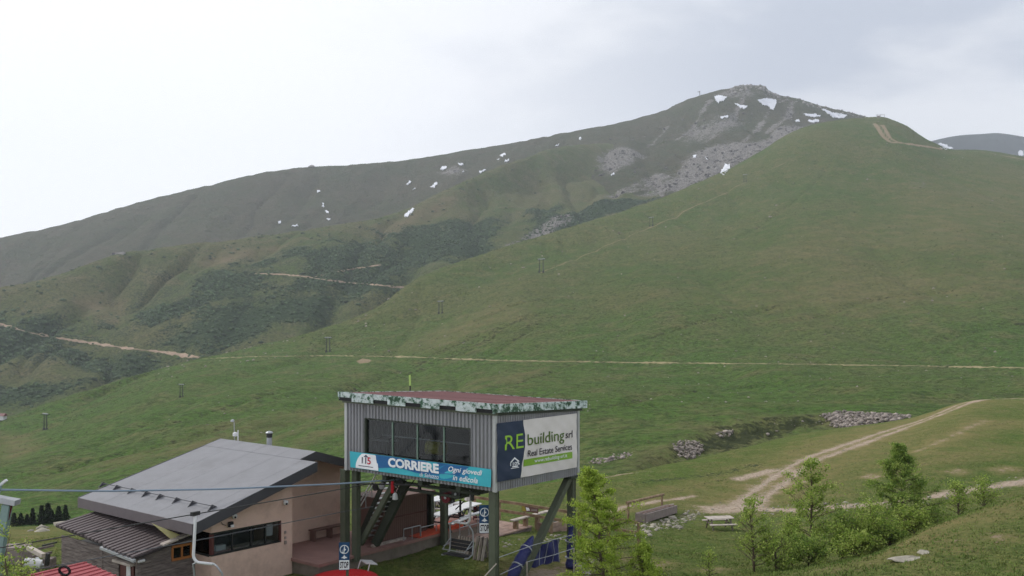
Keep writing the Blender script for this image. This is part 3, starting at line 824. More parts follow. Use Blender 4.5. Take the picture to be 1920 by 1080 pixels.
P = np.concatenate([pick('spur', 'shrub', 0.52, 9500, 5, lambda V: LAYER['spur']['mask']['dirt'] < 0.25, 8), pick('spur', None, 0, 700, 6, lambda V: view(V, -100, 1100, 600, 1500), 8), pick('mountain', 'shrub', 0.6, 1500, 7, jitter=10)])
r = 0.8 + 2.0 * np.random.default_rng(8).random(len(P)) ** 2
V, F = lumps(P, r, 0.65, 0.7, 9)
np_mesh('dwarf_shrubs', V, F, M['bush_far'])['kind'] = 'stuff'

# crags breaking through the scree
P = np.concatenate([pick('mountain', 'rock', 0.6, 260, 51, jitter=12), pick('spur', 'rock', 0.6, 110, 52, jitter=10), pick('mountain', None, 0, 130, 53, lambda V: view(V, 1100, 1500, 1250, 1900), 12)])
V, F = lumps(P, 1.0 + 2.8 * np.random.default_rng(54).random(len(P)) ** 2, 1.0, 1.0, 55)
np_mesh('crags', V, F, M['rock_dark'])['kind'] = 'stuff'
# crags along the summit
P = pick('mountain', None, 0, 260, 31, lambda V: view(V, 1365, 1460, 1900, 1965), 10)
P = np.concatenate([P, pick('mountain', None, 0, 160, 32, lambda V: view(V, 1460, 1650, 1860, 1930), 10)])
V, F = lumps(P - np.array([0, 0, 0.5]), 1.0 + 3.2 * np.random.default_rng(33).random(len(P)) ** 2, 0.8, 0.8, 34)
np_mesh('summit_crags', V, F, M['rock_grey'])['kind'] = 'stuff'
# tussocks that roughen the slopes
P = pick('hillside', None, 0, 16000, 35, lambda V: view(V, -20, 1940, 170, 1300) & (LAYER['hillside']['mask']['dirt'] < 0.2), 5)
cl = fbm(P[:, 0] / 30, P[:, 1] / 30, 4)
P = P[cl > -0.18]
g_ = np.random.default_rng(36)
V, F = lumps(P, (0.16 + 0.35 * g_.random(len(P)) ** 2) * np.clip(P[:, 1] / 380, 0.6, 2.0), 0.45, 0.7, 37)
np_mesh('hill_tussocks', V, F, M['tussock'])['kind'] = 'stuff'
P = pick('mountain', None, 0, 7000, 38, lambda V: view(V, -20, 1700, 1150, 2000), 10)
cl = fbm(P[:, 0] / 80, P[:, 1] / 80, 4)
P = P[cl > -0.1]
V, F = lumps(P, 0.6 + 1.3 * np.random.default_rng(39).random(len(P)) ** 2, 0.5, 0.7, 40)
np_mesh('mountain_heath', V, F, M['tussock'])['kind'] = 'stuff'

P = pick('hillside', None, 0, 700, 10, lambda V: view(V, 300, 1920, 180, 1300), 4)
r = 0.12 + 0.5 * np.random.default_rng(12).random(len(P)) ** 3
V, F = lumps(P, r * np.clip(P[:, 1] / 330, 0.7, 2.2), 0.7, 0.6, 13)
np_mesh('scattered_boulders', V, F, M['rock_pale'])['kind'] = 'stuff'

def rock_pile(px_poly, n, rad, seed, layer_name, mat, heap):
    xs = [p[0] for p in px_poly]; ys = [p[1] for p in px_poly]
    g = random.Random(seed); C, Rr = [], []
    cen = at(sum(xs) / len(xs), sum(ys) / len(ys), layer_name)
    while len(C) < n:
        x, y = g.uniform(min(xs), max(xs)), g.uniform(min(ys), max(ys))
        ins = False
        for (ax, ay), (bx, by) in zip(px_poly, px_poly[1:] + px_poly[:1]):
            if (ay > y) != (by > y) and x < (bx - ax) * (y - ay) / (by - ay) + ax: ins = not ins
        if not ins: continue
        p = at(x, y, layer_name)
        if p is None: continue
        C.append((p.x + g.gauss(0, rad * 1.5), p.y + g.gauss(0, rad * 1.5), p.z + g.uniform(-0.3 * rad, heap))); Rr.append(rad * min(2.6, g.lognormvariate(-0.3, 0.5)))
    V, F = lumps(np.array(C), np.array(Rr), 0.75, 0.6, seed)
    o = np_mesh('rock_pile', V, F, M[mat], loc=cen)
    o['kind'] = 'stuff'
    return o
rock_pile([(1264, 838), (1275, 828), (1300, 827), (1318, 836), (1316, 850), (1296, 862), (1276, 858)], 420, 0.22, 1, 'hillside', 'rock_pale', 0.25)
rock_pile([(1545, 778), (1580, 772), (1640, 775), (1712, 780), (1690, 788), (1640, 797), (1580, 803), (1560, 800)], 1500, 0.25, 2, 'hillside', 'rock_pale', 0.3)
rock_pile([(1106, 866), (1150, 853), (1184, 848), (1186, 856), (1150, 864), (1115, 872)], 170, 0.2, 3, 'hillside', 'rock_pale', 0.1)
rock_pile([(1344, 812), (1372, 806), (1372, 814), (1350, 820)], 60, 0.24, 4, 'hillside', 'rock_pale', 0.1)
rock_pile([(1380, 820), (1460, 790), (1540, 778), (1540, 800), (1460, 812)], 26, 0.2, 5, 'hillside', 'rock_pale', 0.0)
rock_pile([(1165, 1002), (1200, 985), (1250, 972), (1290, 957), (1320, 962), (1270, 988), (1200, 1008)], 190, 0.11, 6, 'meadow', 'rock_white', 0.0)
rock_pile([(1078, 1055), (1110, 1045), (1125, 1070), (1090, 1085)], 60, 0.09, 7, 'meadow', 'rock_white', 0.0)
rock_pile([(945, 1012), (1060, 1003), (1090, 1015), (960, 1030)], 45, 0.09, 8, 'meadow', 'rock_white', 0.0)
rock_pile([(1420, 950), (1700, 935), (1760, 925), (1760, 945), (1600, 958), (1440, 966)], 150, 0.08, 9, 'meadow', 'rock_white', 0.0)
rock_pile([(1380, 900), (1480, 872), (1560, 838), (1620, 822), (1640, 832), (1560, 862), (1490, 905), (1400, 958)], 110, 0.06, 11, 'meadow', 'rock_white', 0.0)
rock_pile([(1760, 920), (1920, 890), (1920, 915), (1770, 942)], 70, 0.07, 12, 'meadow', 'rock_white', 0.0)
rock_pile([(1300, 945), (1440, 935), (1440, 968), (1310, 970)], 70, 0.06, 13, 'meadow', 'rock_white', 0.0)
rock_pile([(60, 975), (130, 965), (130, 990), (60, 1000)], 14, 0.3, 10, 'meadow', 'rock_white', 0.0)

def boulder(px, py, w, h, d, rot, label, seed, lay='meadow'):
    p = at(px, py, lay)
    g = random.Random(seed)
    vs, fs = [], []
    n, m = 12, 5
    for i in range(m + 1):
        t = math.pi * i / m
        for k in range(n):
            a = 2 * math.pi * k / n
            rr = 1 + g.uniform(-0.18, 0.18)
            x, y, z = math.sin(t) * math.cos(a) * w / 2 * rr, math.sin(t) * math.sin(a) * d / 2 * rr, math.cos(t) * h * rr
            vs.append(p + Vector((x * math.cos(rot) - y * math.sin(rot), x * math.sin(rot) + y * math.cos(rot), z)))
    for i in range(m):
        for k in range(n):
            fs.append((i * n + k, (i + 1) * n + k, (i + 1) * n + (k + 1) % n, i * n + (k + 1) % n))
    o = MB().add(vs, fs).build('boulder', M['rock_white'], loc=p)
    tag(o, label, 'boulder', 'boulders in the right foreground grass')
boulder(1706, 1048, 1.5, 0.07, 0.6, 0.15, 'long flat pale boulder in the grass right of the shrubs', 1)
boulder(1733, 1036, 0.5, 0.07, 0.4, 0.5, 'small pale boulder just behind the long flat boulder', 2)
#boulder(1852, 980, 1.0, 0.05, 0.4, 0.3, 'thin pale boulder sunk in the slope at the right edge', 3)
#boulder(1908, 1021, 0.6, 0.06, 0.4, 0.2, 'pale boulder nearest the lower right corner', 4)
boulder(1270, 990, 0.75, 0.2, 0.5, 0.3, 'largest white boulder below the wooden trough', 5)

# grass: tufts on the near ground
P = np.concatenate([pick('meadow', None, 0, 42000, 20, lambda V: view(V, -40, 1980, 19, 48) & (LAYER['meadow']['mask']['dirt'] < 0.3), 0.5),
                    pick('meadow', None, 0, 9000, 21, lambda V: view(V, 1000, 1980, 46, 90) & (LAYER['meadow']['mask']['dirt'] < 0.3), 0.8)])
g = np.random.default_rng(22)
n = len(P); nb = 4
dens = fbm(P[:, 0] / 2.5, P[:, 1] / 2.5, 3)
hgt = (0.035 + 0.06 * g.random(n)) * np.clip(1 + dens, 0.5, 1.9)
ang = g.random((n, nb)) * 6.283; lean = 0.3 + 0.7 * g.random((n, nb))
base = P[:, None, :] + np.stack([(g.random((n, nb)) - .5) * .18, (g.random((n, nb)) - .5) * .18, np.full((n, nb), -0.02)], -1)
dx, dy = np.cos(ang), np.sin(ang)
wd = 0.012 + 0.012 * g.random((n, nb))
tip = base + np.stack([dx * lean * hgt[:, None], dy * lean * hgt[:, None], np.broadcast_to(hgt[:, None], (n, nb))], -1)
b1 = base + np.stack([-dy * wd, dx * wd, 0 * wd], -1); b2 = base - np.stack([-dy * wd, dx * wd, 0 * wd], -1)
V = np.stack([b1, b2, tip], 2).reshape(-1, 3)
np_mesh('grass', V, np.arange(len(V)).reshape(-1, 3), M['tuft'])['kind'] = 'stuff'
# ------------------------------------------------------------------ building axes: a runs away to the right, b away to the left
TH = math.atan(954.0 / 1500.0)
D2 = Vector((math.sin(TH), math.cos(TH), 0)); D1 = Vector((-math.cos(TH), math.sin(TH), 0)); UP = Vector((0, 0, 1))
C0 = Vector(((928 - 960) / FPX * 27.0, 27.0, 0))
SA, SB = -0.045, 0.023                    # the terrace and everything on it leans a little
def Lc(a, b, z):
    p = C0 + D2 * a + D1 * b
    return Vector((p.x, p.y, z + SA * a + SB * b))
def FA(px, py, a=0.0):
    """photo pixel on the plane a = const -> (b, z)"""
    t = (px - 960) / FPX; q = C0 + D2 * a
    b = (t * q.y - q.x) / (D1.x - t * D1.y); Y = q.y + D1.y * b
    return b, CZ + (HZ - py) / FPX * Y - SA * a - SB * b
def FB(px, py, b=0.0):
    """photo pixel on the plane b = const -> (a, z)"""
    t = (px - 960) / FPX; q = C0 + D1 * b
    a = (t * q.y - q.x) / (D2.x - t * D2.y); Y = q.y + D2.y * a
    return a, CZ + (HZ - py) / FPX * Y - SA * a - SB * b
def FZ(px, py, z):
    """photo pixel on the level z -> (a, b)"""
    a = b = 0.0
    for _ in range(12):
        Y = (z + SA * a + SB * b - CZ) * FPX / (HZ - py)
        d = Vector(((px - 960) / FPX * Y, Y, 0)) - C0
        a, b = d.dot(D2), d.dot(D1)
    return a, b
def lbox(mb, a0, a1, b0, b1, z0, z1):
    return mb.hexa([Lc(a0, b0, z0), Lc(a1, b0, z0), Lc(a1, b1, z0), Lc(a0, b1, z0), Lc(a0, b0, z1), Lc(a1, b0, z1), Lc(a1, b1, z1), Lc(a0, b1, z1)])
def gz(p):
    return drop(p.x, p.y, 'meadow')

# ---- materials of the buildings
plain('cladding', lin(140, 140, 143), 0.55, 0.0, var=0.08, scale=1.5, dirt=lin(100, 92, 84), dirt_amt=0.6, spec=0.4, streak=(6, 6, 0.5))
plain('trim_light', lin(178, 180, 178), 0.5, var=0.06, dirt=lin(130, 125, 115), dirt_amt=0.3)
plain('post_green', lin(88, 94, 78), 0.6, var=0.12, scale=2.0, dirt=lin(70, 64, 50), dirt_amt=0.5)
plain('dark_green', lin(58, 64, 54), 0.65, var=0.15, scale=2.0)
plain('dark_steel', lin(52, 52, 52), 0.6, var=0.15)
plain('red_roof', lin(114, 78, 77), 0.85, var=0.1, scale=1.2, dirt=lin(112, 74, 74), dirt_amt=0.5, bump=0.15)
plain('galvanised', lin(165, 168, 170), 0.45, 0.3, var=0.1)
plain('white_paint', lin(214, 214, 214), 0.5, var=0.05)
plain('red_paint', lin(165, 24, 36), 0.5, var=0.1)
plain('dark_red', lin(95, 26, 34), 0.5, var=0.15)
plain('yellow_paint', lin(150, 142, 56), 0.5, var=0.1)
plain('lime_paint', lin(170, 200, 110), 0.5, var=0.08)
plain('black_rubber', lin(34, 34, 36), 0.7, var=0.2)
plain('room_grey', lin(120, 122, 126), 0.8, var=0.1)
ramp_mat('fascia_camo', [(0.42, lin(205, 214, 214)), (0.5, lin(150, 168, 160)), (0.545, lin(58, 86, 66)), (0.75, lin(34, 58, 42))], 3.2, 0.6, stretch=(1.0, 1.0, 1.3), nrough=0.72)
ramp_mat('fascia_pale', [(0.42, lin(196, 204, 204)), (0.52, lin(170, 182, 178)), (0.565, lin(64, 96, 76)), (0.8, lin(40, 64, 48))], 5.0, 0.6, nrough=0.75)

m, n, l, bs = new_mat('glass')           # window glass: mostly clear, mirrors the sky a little
n.remove(bs)
tr = n.new('ShaderNodeBsdfTransparent'); tr.inputs['Color'].default_value = (0.78, 0.82, 0.83, 1)
gl = n.new('ShaderNodeBsdfGlossy'); gl.inputs['Roughness'].default_value = 0.05
fr = n.new('ShaderNodeLayerWeight'); fr.inputs['Blend'].default_value = 0.22
mxs = n.new('ShaderNodeMixShader')
l.new(fr.outputs['Fresnel'], mxs.inputs[0]); l.new(tr.outputs[0], mxs.inputs[1]); l.new(gl.outputs[0], mxs.inputs[2])
l.new(mxs.outputs[0], n['Material Output'].inputs['Surface'])
M['glass'] = m

# ------------------------------------------------------------------ chairlift station
WB, WA = FA(650, 800)[0], FB(1083, 800)[0]        # front width, side depth
ZB, ZT = 4.93, 7.50
st_base = Lc(3, 3.4, 1.2)
station = thing('chairlift_station', (st_base.x, st_base.y, gz(st_base)), 'grey corrugated chairlift station cabin on green steel posts under a flat red roof', 'lift station')

def corrugated(fn, s0, s1, z0, z1, period=0.157, depth=0.05, out=1.0):
    """fn(s, z, off) -> point; trapezoid sheet between s0 and s1"""
    mb = MB(); prof = []
    k0, k1 = int(math.floor(s0 / period)), int(math.ceil(s1 / period))
    for k in range(k0, k1 + 1):
        for f, d in ((0.0, 1), (0.42, 1), (0.55, 0), (0.87, 0)):
            s = (k + f) * period
            if s0 < s < s1: prof.append((s, d))
    prof = [(s0, 0)] + prof + [(s1, 0)]
    vs = [fn(s, z, d * depth * out) for s, d in prof for z in (z0, z1)]
    mb.add(vs, [(2 * i, 2 * i + 2, 2 * i + 3, 2 * i + 1) for i in range(len(prof) - 1)])
    return mb
front = lambda s, z, o: Lc(-o, s, z)
side = lambda s, z, o: Lc(s, -o, z)
wbL, wzT = FA(687, 786); wbR, _ = FA(882, 804); _, wzB = FA(690, 852)
_, t1 = FA(882, 805); _, t2 = FA(882, 871)
wzT, wzB = (wzT + t1) / 2, (wzB + t2) / 2
mb = corrugated(front, 0.0, wbR, ZB, ZT)
for args in ((wbR, wbL, ZB, wzB), (wbR, wbL, wzT, ZT), (wbL, WB, ZB, ZT)):
    q = corrugated(front, *args); mb.add(q.v, q.f)
mb.build('wall', M['cladding'], station)
corrugated(side, 0.0, WA, ZB, ZT).build('wall', M['cladding'], station)
corrugated(lambda s, z, o: Lc(s, WB + o, z), 0, WA, ZB, ZT).build('wall', M['cladding'], station)
corrugated(lambda s, z, o: Lc(WA + o, s, z), 0, WB, ZB, ZT).build('wall', M['cladding'], station)
lbox(MB(), 0.05, WA - 0.02, 0.05, WB - 0.02, ZB + 0.06, ZB + 0.18).build('floor', M['dark_steel'], station)
lbox(MB(), 0.05, WA - 0.02, 0.05, WB - 0.02, ZT - 0.12, ZT - 0.02).build('ceiling', M['room_grey'], station)
lbox(MB(), WA - 0.14, WA - 0.08, 0.06, WB - 0.06, ZB + 0.19, ZT - 0.13).build('lining', M['room_grey'], station)
for (a, b) in ((0, 0), (0, WB), (WA, 0)):
    lbox(MB(), a - 0.06, a + 0.06, b - 0.06, b + 0.06, ZB - 0.02, ZT - 0.005).build('corner_trim', M['trim_light'], station)
# window
win = lbox(lbox(MB(), -0.06, 0.1, wbR - 0.06, wbL + 0.06, wzB - 0.09, wzB), -0.05, 0.1, wbR - 0.05, wbL + 0.05, wzT, wzT + 0.05)
lbox(win, -0.05, 0.1, wbL, wbL + 0.06, wzB, wzT); lbox(win, -0.05, 0.1, wbR - 0.06, wbR, wzB, wzT)
win = win.build('window', M['dark_green'], station)
cuts = [FA(p, 830)[0] for p in (687, 735.5, 782, 832, 882)]
plain('mullion_pale', lin(120, 142, 128), 0.5)
for i in range(4):
    b0, b1 = cuts[i + 1], cuts[i]
    lbox(MB(), 0.04, 0.048, b0 + 0.02, b1 - 0.02, wzB + 0.002, wzT - 0.002).build('pane', M['glass'], win)
    if i < 3: lbox(MB(), 0.0, 0.06, b0 - 0.02, b0 + 0.02, wzB + 0.001, wzT - 0.001).build('mullion', M['mullion_pale'], win)
tag(lbox(MB(), -0.1, -0.02, wbR - 0.05, wbL + 0.05, wzB - 0.14, wzB - 0.091).build('sill', M['post_green'], win), None)
# inside: rail, table, drive motor
rail = MB().tube([Lc(0.9, wbR, wzB + 0.62), Lc(0.9, wbL, wzB + 0.62)], 0.02, 6)
rail.build('handrail', M['galvanised'], station)
mo_a = 2.0; mo_b = FA(820, 840, mo_a)[0]
mot = thing('drive_motor', Lc(mo_a, mo_b, ZB + 0.18), 'yellow drive motor behind the station window', 'motor')
mz = FA(820, 840, mo_a)[1]
MB().lathe(Lc(mo_a, mo_b - 0.3, mz), [(0.12, 0), (0.3, 0.02), (0.3, 0.55), (0.34, 0.56), (0.34, 0.66), (0.1, 0.7)], 18, D1).build('housing', M['yellow_paint'], mot)
lbox(MB(), mo_a - 0.3, mo_a + 0.3, mo_b - 0.3, mo_b + 0.5, ZB + 0.185, mz - 0.24).build('plinth', M['dark_steel'], mot)
tb = FA(705, 830, 1.6)[0]
tbl = thing('workbench', Lc(1.6, tb, ZB + 0.18), 'grey workbench behind the leftmost station window pane', 'workbench')
lbox(MB(), 1.3, 1.9, tb - 0.9, tb + 0.6, wzB + 0.30, wzB + 0.36).build('top', M['galvanised'], tbl)
for da in (1.36, 1.8):
    for db in (-0.84, 0.5):
        lbox(MB(), da, da + 0.06, tb + db, tb + db + 0.06, ZB + 0.185, wzB + 0.30).build('leg', M['dark_steel'], tbl)
# roof
RA0, RA1, RB0, RB1 = -0.3, 6.37, -0.2, 6.98
RZ = 7.88
roof = lbox(MB(), RA0 + 0.04, RA1 - 0.04, RB0 + 0.04, RB1 - 0.04, RZ - 0.1, RZ).build('roof', M['red_roof'], station)
for k in range(1, 11):                            # low seams of the sheet roof
    b = RB0 + 0.04 + (RB1 - RB0 - 0.08) * k / 11
    lbox(MB(), RA0 + 0.05, RA1 - 0.05, b - 0.012, b + 0.012, RZ, RZ + 0.014).build('seam', M['red_roof'], roof)
segs = [(634, 660, 0), (660, 700, 1), (700, 727, 0), (727, 760, 1), (760, 789, 0), (789, 824, 1), (824, 855, 0), (855, 893, 1), (893, 924, 0), (924, 928, 1)]
for i, (p0, p1, long_) in enumerate(segs):
    b0, b1 = FA(p1, 755, RA0)[0], FA(p0, 755, RA0)[0]
    if i == len(segs) - 1: b0 = RB0
    if i == 0: b1 = RB1
    lbox(MB(), RA0 - 0.02 - 0.006 * (i % 2), RA0 + 0.02, b0 + 0.004, b1 - 0.004, RZ - (0.31 if long_ else 0.17), RZ + 0.03).build('fascia_board', M['fascia_pale'] if i not in (3, 9) else M['fascia_camo'], roof)
    if not long_:
        lbox(MB(), RA0 + 0.03, RA0 + 0.06, b0, b1, RZ - 0.30, RZ - 0.12).build('gap_board', M['black_rubber'], roof)
for i in range(4):
    a0 = RA0 + 0.03 + (RA1 - RA0 - 0.03) * i / 4; a1 = RA0 + 0.03 + (RA1 - RA0 - 0.03) * (i + 1) / 4
    lbox(MB(), a0 + 0.003, a1 - 0.003, RB0 - 0.03, RB0 + 0.02, RZ - 0.27, RZ + 0.02).build('fascia_board', M['fascia_camo'], roof)
for (a0, a1, b0, b1) in ((RA1 - 0.03, RA1, RB0, RB1), (RA0 + 0.03, RA1 - 0.03, RB1 - 0.03, RB1)):
    lbox(MB(), a0, a1, b0, b1, RZ - 0.25, RZ + 0.02).build('fascia_board', M['fascia_camo'], roof)
lbox(MB(), -0.16, 0.06, -0.1, WB + 0.08, ZT + 0.0, RZ - 0.1).build('beam', M['post_green'], station)
lbox(MB(), 0.07, WA + 0.2, -0.1, 0.1, ZT + 0.0, RZ - 0.1).build('beam', M['dark_green'], station)
lbox(MB(), 0.11, WA + 0.1, 0.11, WB + 0.05, ZT + 0.0, RZ - 0.101).build('ceiling_board', M['dark_green'], station)
ma, mz = 3.2, 0
mb_, _ = FA(769, 731, 4.0)
MB().tube([Lc(4.0, mb_, RZ), Lc(4.0, mb_, RZ + 0.25)], 0.03, 8).build('mast_foot', M['dark_steel'], station)
_, mt = FA(769, 703, 4.0)
MB().tube([Lc(4.0, mb_, RZ + 0.25), Lc(4.0, mb_ + 0.02, mt)], 0.04, 8).build('mast', M['lime_paint'], station)
# posts (an I-section reads as a light and a dark face)
def post(a, b, z1, w=0.22, name='post', z0=None, par=station):
    z0 = gz(Lc(a, b, 0)) - 0.1 - SA * a - SB * b if z0 is None else z0
    lbox(MB(), a - w / 2, a - w / 2 + 0.025, b - w / 2, b + w / 2, z0, z1)
    mb = lbox(MB(), a - w / 2, a - w / 2 + 0.025, b - w / 2, b + w / 2, z0, z1)
    lbox(mb, a + w / 2 - 0.025, a + w / 2, b - w / 2, b + w / 2, z0, z1)
    lbox(mb, a - w / 2 + 0.025, a + w / 2 - 0.025, b - w / 2 + 0.025, b - w / 2 + 0.045, z0, z1)
    return mb.build(name, M['post_green'], par)
post(0.18, 0.16, ZB + 0.06, 0.26)
post(WA - 0.22, 0.16, ZB + 0.06, 0.26)
bL2 = FA(668, 960, 0.3)[0]
post(0.3, bL2, ZB + 0.06, 0.24, z0=1.4)
bL3 = FA(647, 960, 0.1)[0]
post(0.1, bL3, ZB + 0.0, 0.26, z0=1.4)
post(WA - 0.22, WB - 0.3, ZB + 0.06, 0.26)
lbox(MB(), WA - 0.75, WA + 0.2, -0.12, 0.3, ZB - 0.09, ZB - 0.005).build('cap_plate', M['dark_green'], station)
MB().bar(Lc(WA - 0.45, 0.16, ZB - 0.1), Lc(1.2, 0.16, 0.95), 0.24, 0.24).build('brace', M['post_green'], station)
b1a, b1z = FA(676, 1020, 0.6), FA(732, 918, 0.6)
MB().bar(Lc(0.6, b1a[0], b1a[1]), Lc(0.6, b1z[0] - 0.1, b1z[1] + 0.15), 0.16, 0.2).build('brace', M['post_green'], station)
b2a, b2z = FA(704, 1020, 1.1), FA(762, 905, 1.1)
MB().bar(Lc(1.1, b2a[0], b2a[1]), Lc(1.1, b2z[0], b2z[1]), 0.2, 0.32).build('brace', M['dark_green'], station)
for b in (1.6, 3.3, 5.0):
    lbox(MB(), 0.08, WA - 0.05, b - 0.1, b + 0.1, ZB - 0.2, ZB + 0.059).build('floor_beam', M['dark_green'], station)
mb = lbox(MB(), 0.9, 4.6, 2.55, 3.05, ZB - 0.75, ZB - 0.21)
mb.build('rope_housing', M['dark_green'], station)
for (px_, py_, key) in ((838, 933, 'dark_red'), (857, 926, 'dark_steel')):
    wb, wz = FA(px_, py_, 0.85)
    w = MB().lathe(Lc(0.8, wb, wz), [(0.10, -0.04), (0.19, -0.04), (0.19, -0.02), (0.165, -0.01), (0.165, 0.02), (0.19, 0.03), (0.19, 0.05), (0.08, 0.05)], 20, D2).build('sheave_wheel', M[key], station)
    MB().lathe(Lc(0.72, wb, wz), [(0.03, 0), (0.05, 0.01), (0.05, 0.14)], 10, D2).build('hub', M['galvanised'], w)
wb, wz = FA(845, 915, 0.9)
MB().bar(Lc(0.92, wb - 0.35, wz - 0.05), Lc(0.92, wb + 0.1, wz - 0.2), 0.06, 0.14).build('wheel_arm', M['dark_red'], station)
wb, wz = FA(736, 913, 0.2)
MB().lathe(Lc(0.2, wb, wz - 0.24), [(0.03, 0), (0.065, 0.03), (0.065, 0.38), (0.05, 0.44), (0.02, 0.46)], 12).build('signal_lamp', M['red_paint'], station)
wb, wz = FA(741, 930, 0.2)
MB().lathe(Lc(0.2, wb, wz - 0.14), [(0.07, 0), (0.11, 0.02), (0.09, 0.2), (0.04, 0.26)], 12).build('bell_horn', M['trim_light'], station)
for i, (px_, py_) in enumerate(((704, 914), (716, 911), (752, 905))):
    wb, wz = FA(px_, py_, 0.7)
    MB().lathe(Lc(0.66, wb, wz), [(0.05, 0), (0.13, 0.0), (0.13, 0.02), (0.11, 0.03), (0.13, 0.05), (0.13, 0.07), (0.05, 0.07)], 16, D2).build('guide_wheel', M['galvanised' if i == 1 else 'dark_steel'], station)
for (b0, b1, dz) in ((1.2, 5.6, 0.28), (2.0, 4.4, 0.5)):
    lbox(MB(), 0.72, 0.86, b0, b1, ZB - dz - 0.1, ZB - dz).build('rope_beam', M['dark_green'], station)
for b in (1.5, 3.9, 5.3):
    lbox(MB(), 0.74, 0.84, b - 0.05, b + 0.05, ZB - 0.6, ZB - 0.2).build('hanger_bracket', M['dark_steel'], station)
MB().tube([Lc(0.5, 4.9, ZB - 0.1), Lc(0.55, 4.6, ZB - 0.75), Lc(0.5, 4.1, ZB - 0.35), Lc(0.5, 3.9, ZB - 0.1)], 0.02, 6).build('loose_cable', M['black_rubber'], station)
# stairs up into the floor
s0, s1 = FA(690, 1012, 2.4), FA(742, 905, 2.4)
stair = MB()
for a in (1.75, 2.65):
    stair.bar(Lc(a, s0[0], s0[1]), Lc(a, s1[0], s1[1] + 0.2), 0.05, 0.2)
stair = stair.build('staircase', M['dark_green'], station)
for k in range(1, 13):
    t = k / 13
    b = s0[0] + (s1[0] - s0[0]) * t; z = s0[1] + (s1[1] + 0.2 - s0[1]) * t
    lbox(MB(), 1.78, 2.62, b - 0.11, b + 0.11, z - 0.015, z + 0.015).build('tread', M['galvanised'], stair)
for off in (0.0, 0.25):
    p0, p1 = FA(674, 942 + off * 40, 1.2), FA(706, 888 + off * 40, 1.2)
    MB().tube([Lc(1.2, p0[0], p0[1]), Lc(1.2, p1[0], p1[1])], 0.025, 6).build('handrail', M['white_paint'], stair)
for t in (0.0, 0.35, 0.7):
    p0, p1 = FA(674, 942, 1.2), FA(706, 888, 1.2)
    b, z = p0[0] + (p1[0] - p0[0]) * t, p0[1] + (p1[1] - p0[1]) * t
    MB().tube([Lc(1.2, b, z), Lc(1.2, b - 0.03, z - 0.6)], 0.018, 6).build('baluster', M['galvanised'], stair)
MB().tube([Lc(0.2, bL2 - 0.1, 4.4), Lc(0.2, 4.6, 4.6), Lc(0.2, 3.0, 4.75)], 0.03, 6).build('cable_duct', M['dark_steel'], station)

# ------------------------------------------------------------------ lettering
def text_tris(s, bold=0.0, shear=0.0, space=1.0):
    cu = bpy.data.curves.new('t', 'FONT')
    cu.body = s; cu.size = 1.0; cu.offset = bold; cu.shear = shear; cu.space_character = space
    cu.resolution_u = 3
    ob = bpy.data.objects.new('t', cu); COL.objects.link(ob)
    bpy.context.view_layer.update()
    dg = bpy.context.evaluated_depsgraph_get()
    me = ob.evaluated_get(dg).to_mesh()
    V = np.array([v.co[:] for v in me.vertices]); F = [tuple(p.vertices) for p in me.polygons]
    ob.evaluated_get(dg).to_mesh_clear()
    bpy.data.objects.remove(ob); bpy.data.curves.remove(cu)
    return V, F
def letter(name, s, mapper, box, mat, parent, off, bold=0.0, shear=0.0, space=1.0):
    """fit the text into box = (s0, s1, t0, t1) of a board's own coordinates"""
    V, F = text_tris(s, bold, shear, space)
    lo, hi = V.min(0), V.max(0)
    x = (V[:, 0] - lo[0]) / (hi[0] - lo[0]); y = (V[:, 1] - lo[1]) / (hi[1] - lo[1])
    P = [mapper(box[0] + (box[1] - box[0]) * i, box[2] + (box[3] - box[2]) * j, off) for i, j in zip(x, y)]
    return MB().add(P, F).build(name, M[mat], parent)
def patch(name, poly, mapper, mat, parent, off):
    """flat printed field: polygon in board coordinates"""
    return MB().add([mapper(s, t, off) for s, t in poly], [tuple(range(len(poly)))]).build(name, M[mat], parent)
def grid_patch(name, s0, s1, t0, t1, mapper, mat, parent, off, n=40, m=20):
    vs = [mapper(s0 + (s1 - s0) * i / n, t0 + (t1 - t0) * j / m, off) for j in range(m + 1) for i in range(n + 1)]
    fs = [(j * (n + 1) + i, j * (n + 1) + i + 1, (j + 1) * (n + 1) + i + 1, (j + 1) * (n + 1) + i) for j in range(m) for i in range(n)]
    return MB().add(vs, fs).build(name, M[mat], parent, smooth=True)
def quad_map(tl, tr, bl, br, outv, wrinkle=None):
    tl, tr, bl, br = map(Vector, (tl, tr, bl, br))
    def f(s, t, off):
        p = (bl * (1 - s) + br * s) * (1 - t) + (tl * (1 - s) + tr * s) * t
        w = wrinkle(s, t) if wrinkle else 0.0
        return p + outv * (off + w)
    return f
for nm, c in (('ink_white', (236, 238, 240)), ('ink_teal', (66, 176, 190)), ('ink_blue', (38, 98, 150)), ('ink_blue2', (44, 128, 170)), ('ink_navy', (38, 52, 76)), ('ink_cream', (218, 212, 208)),
              ('ink_green', (128, 170, 54)), ('ink_lime', (150, 196, 62)), ('ink_dark', (52, 46, 56)), ('ink_olive', (84, 108, 46)), ('ink_grey', (90, 90, 100)), ('ink_red', (196, 40, 60)), ('ink_sign', (36, 72, 110))):
    plain(nm, lin(*c), 0.55, var=0.05, scale=1.2)

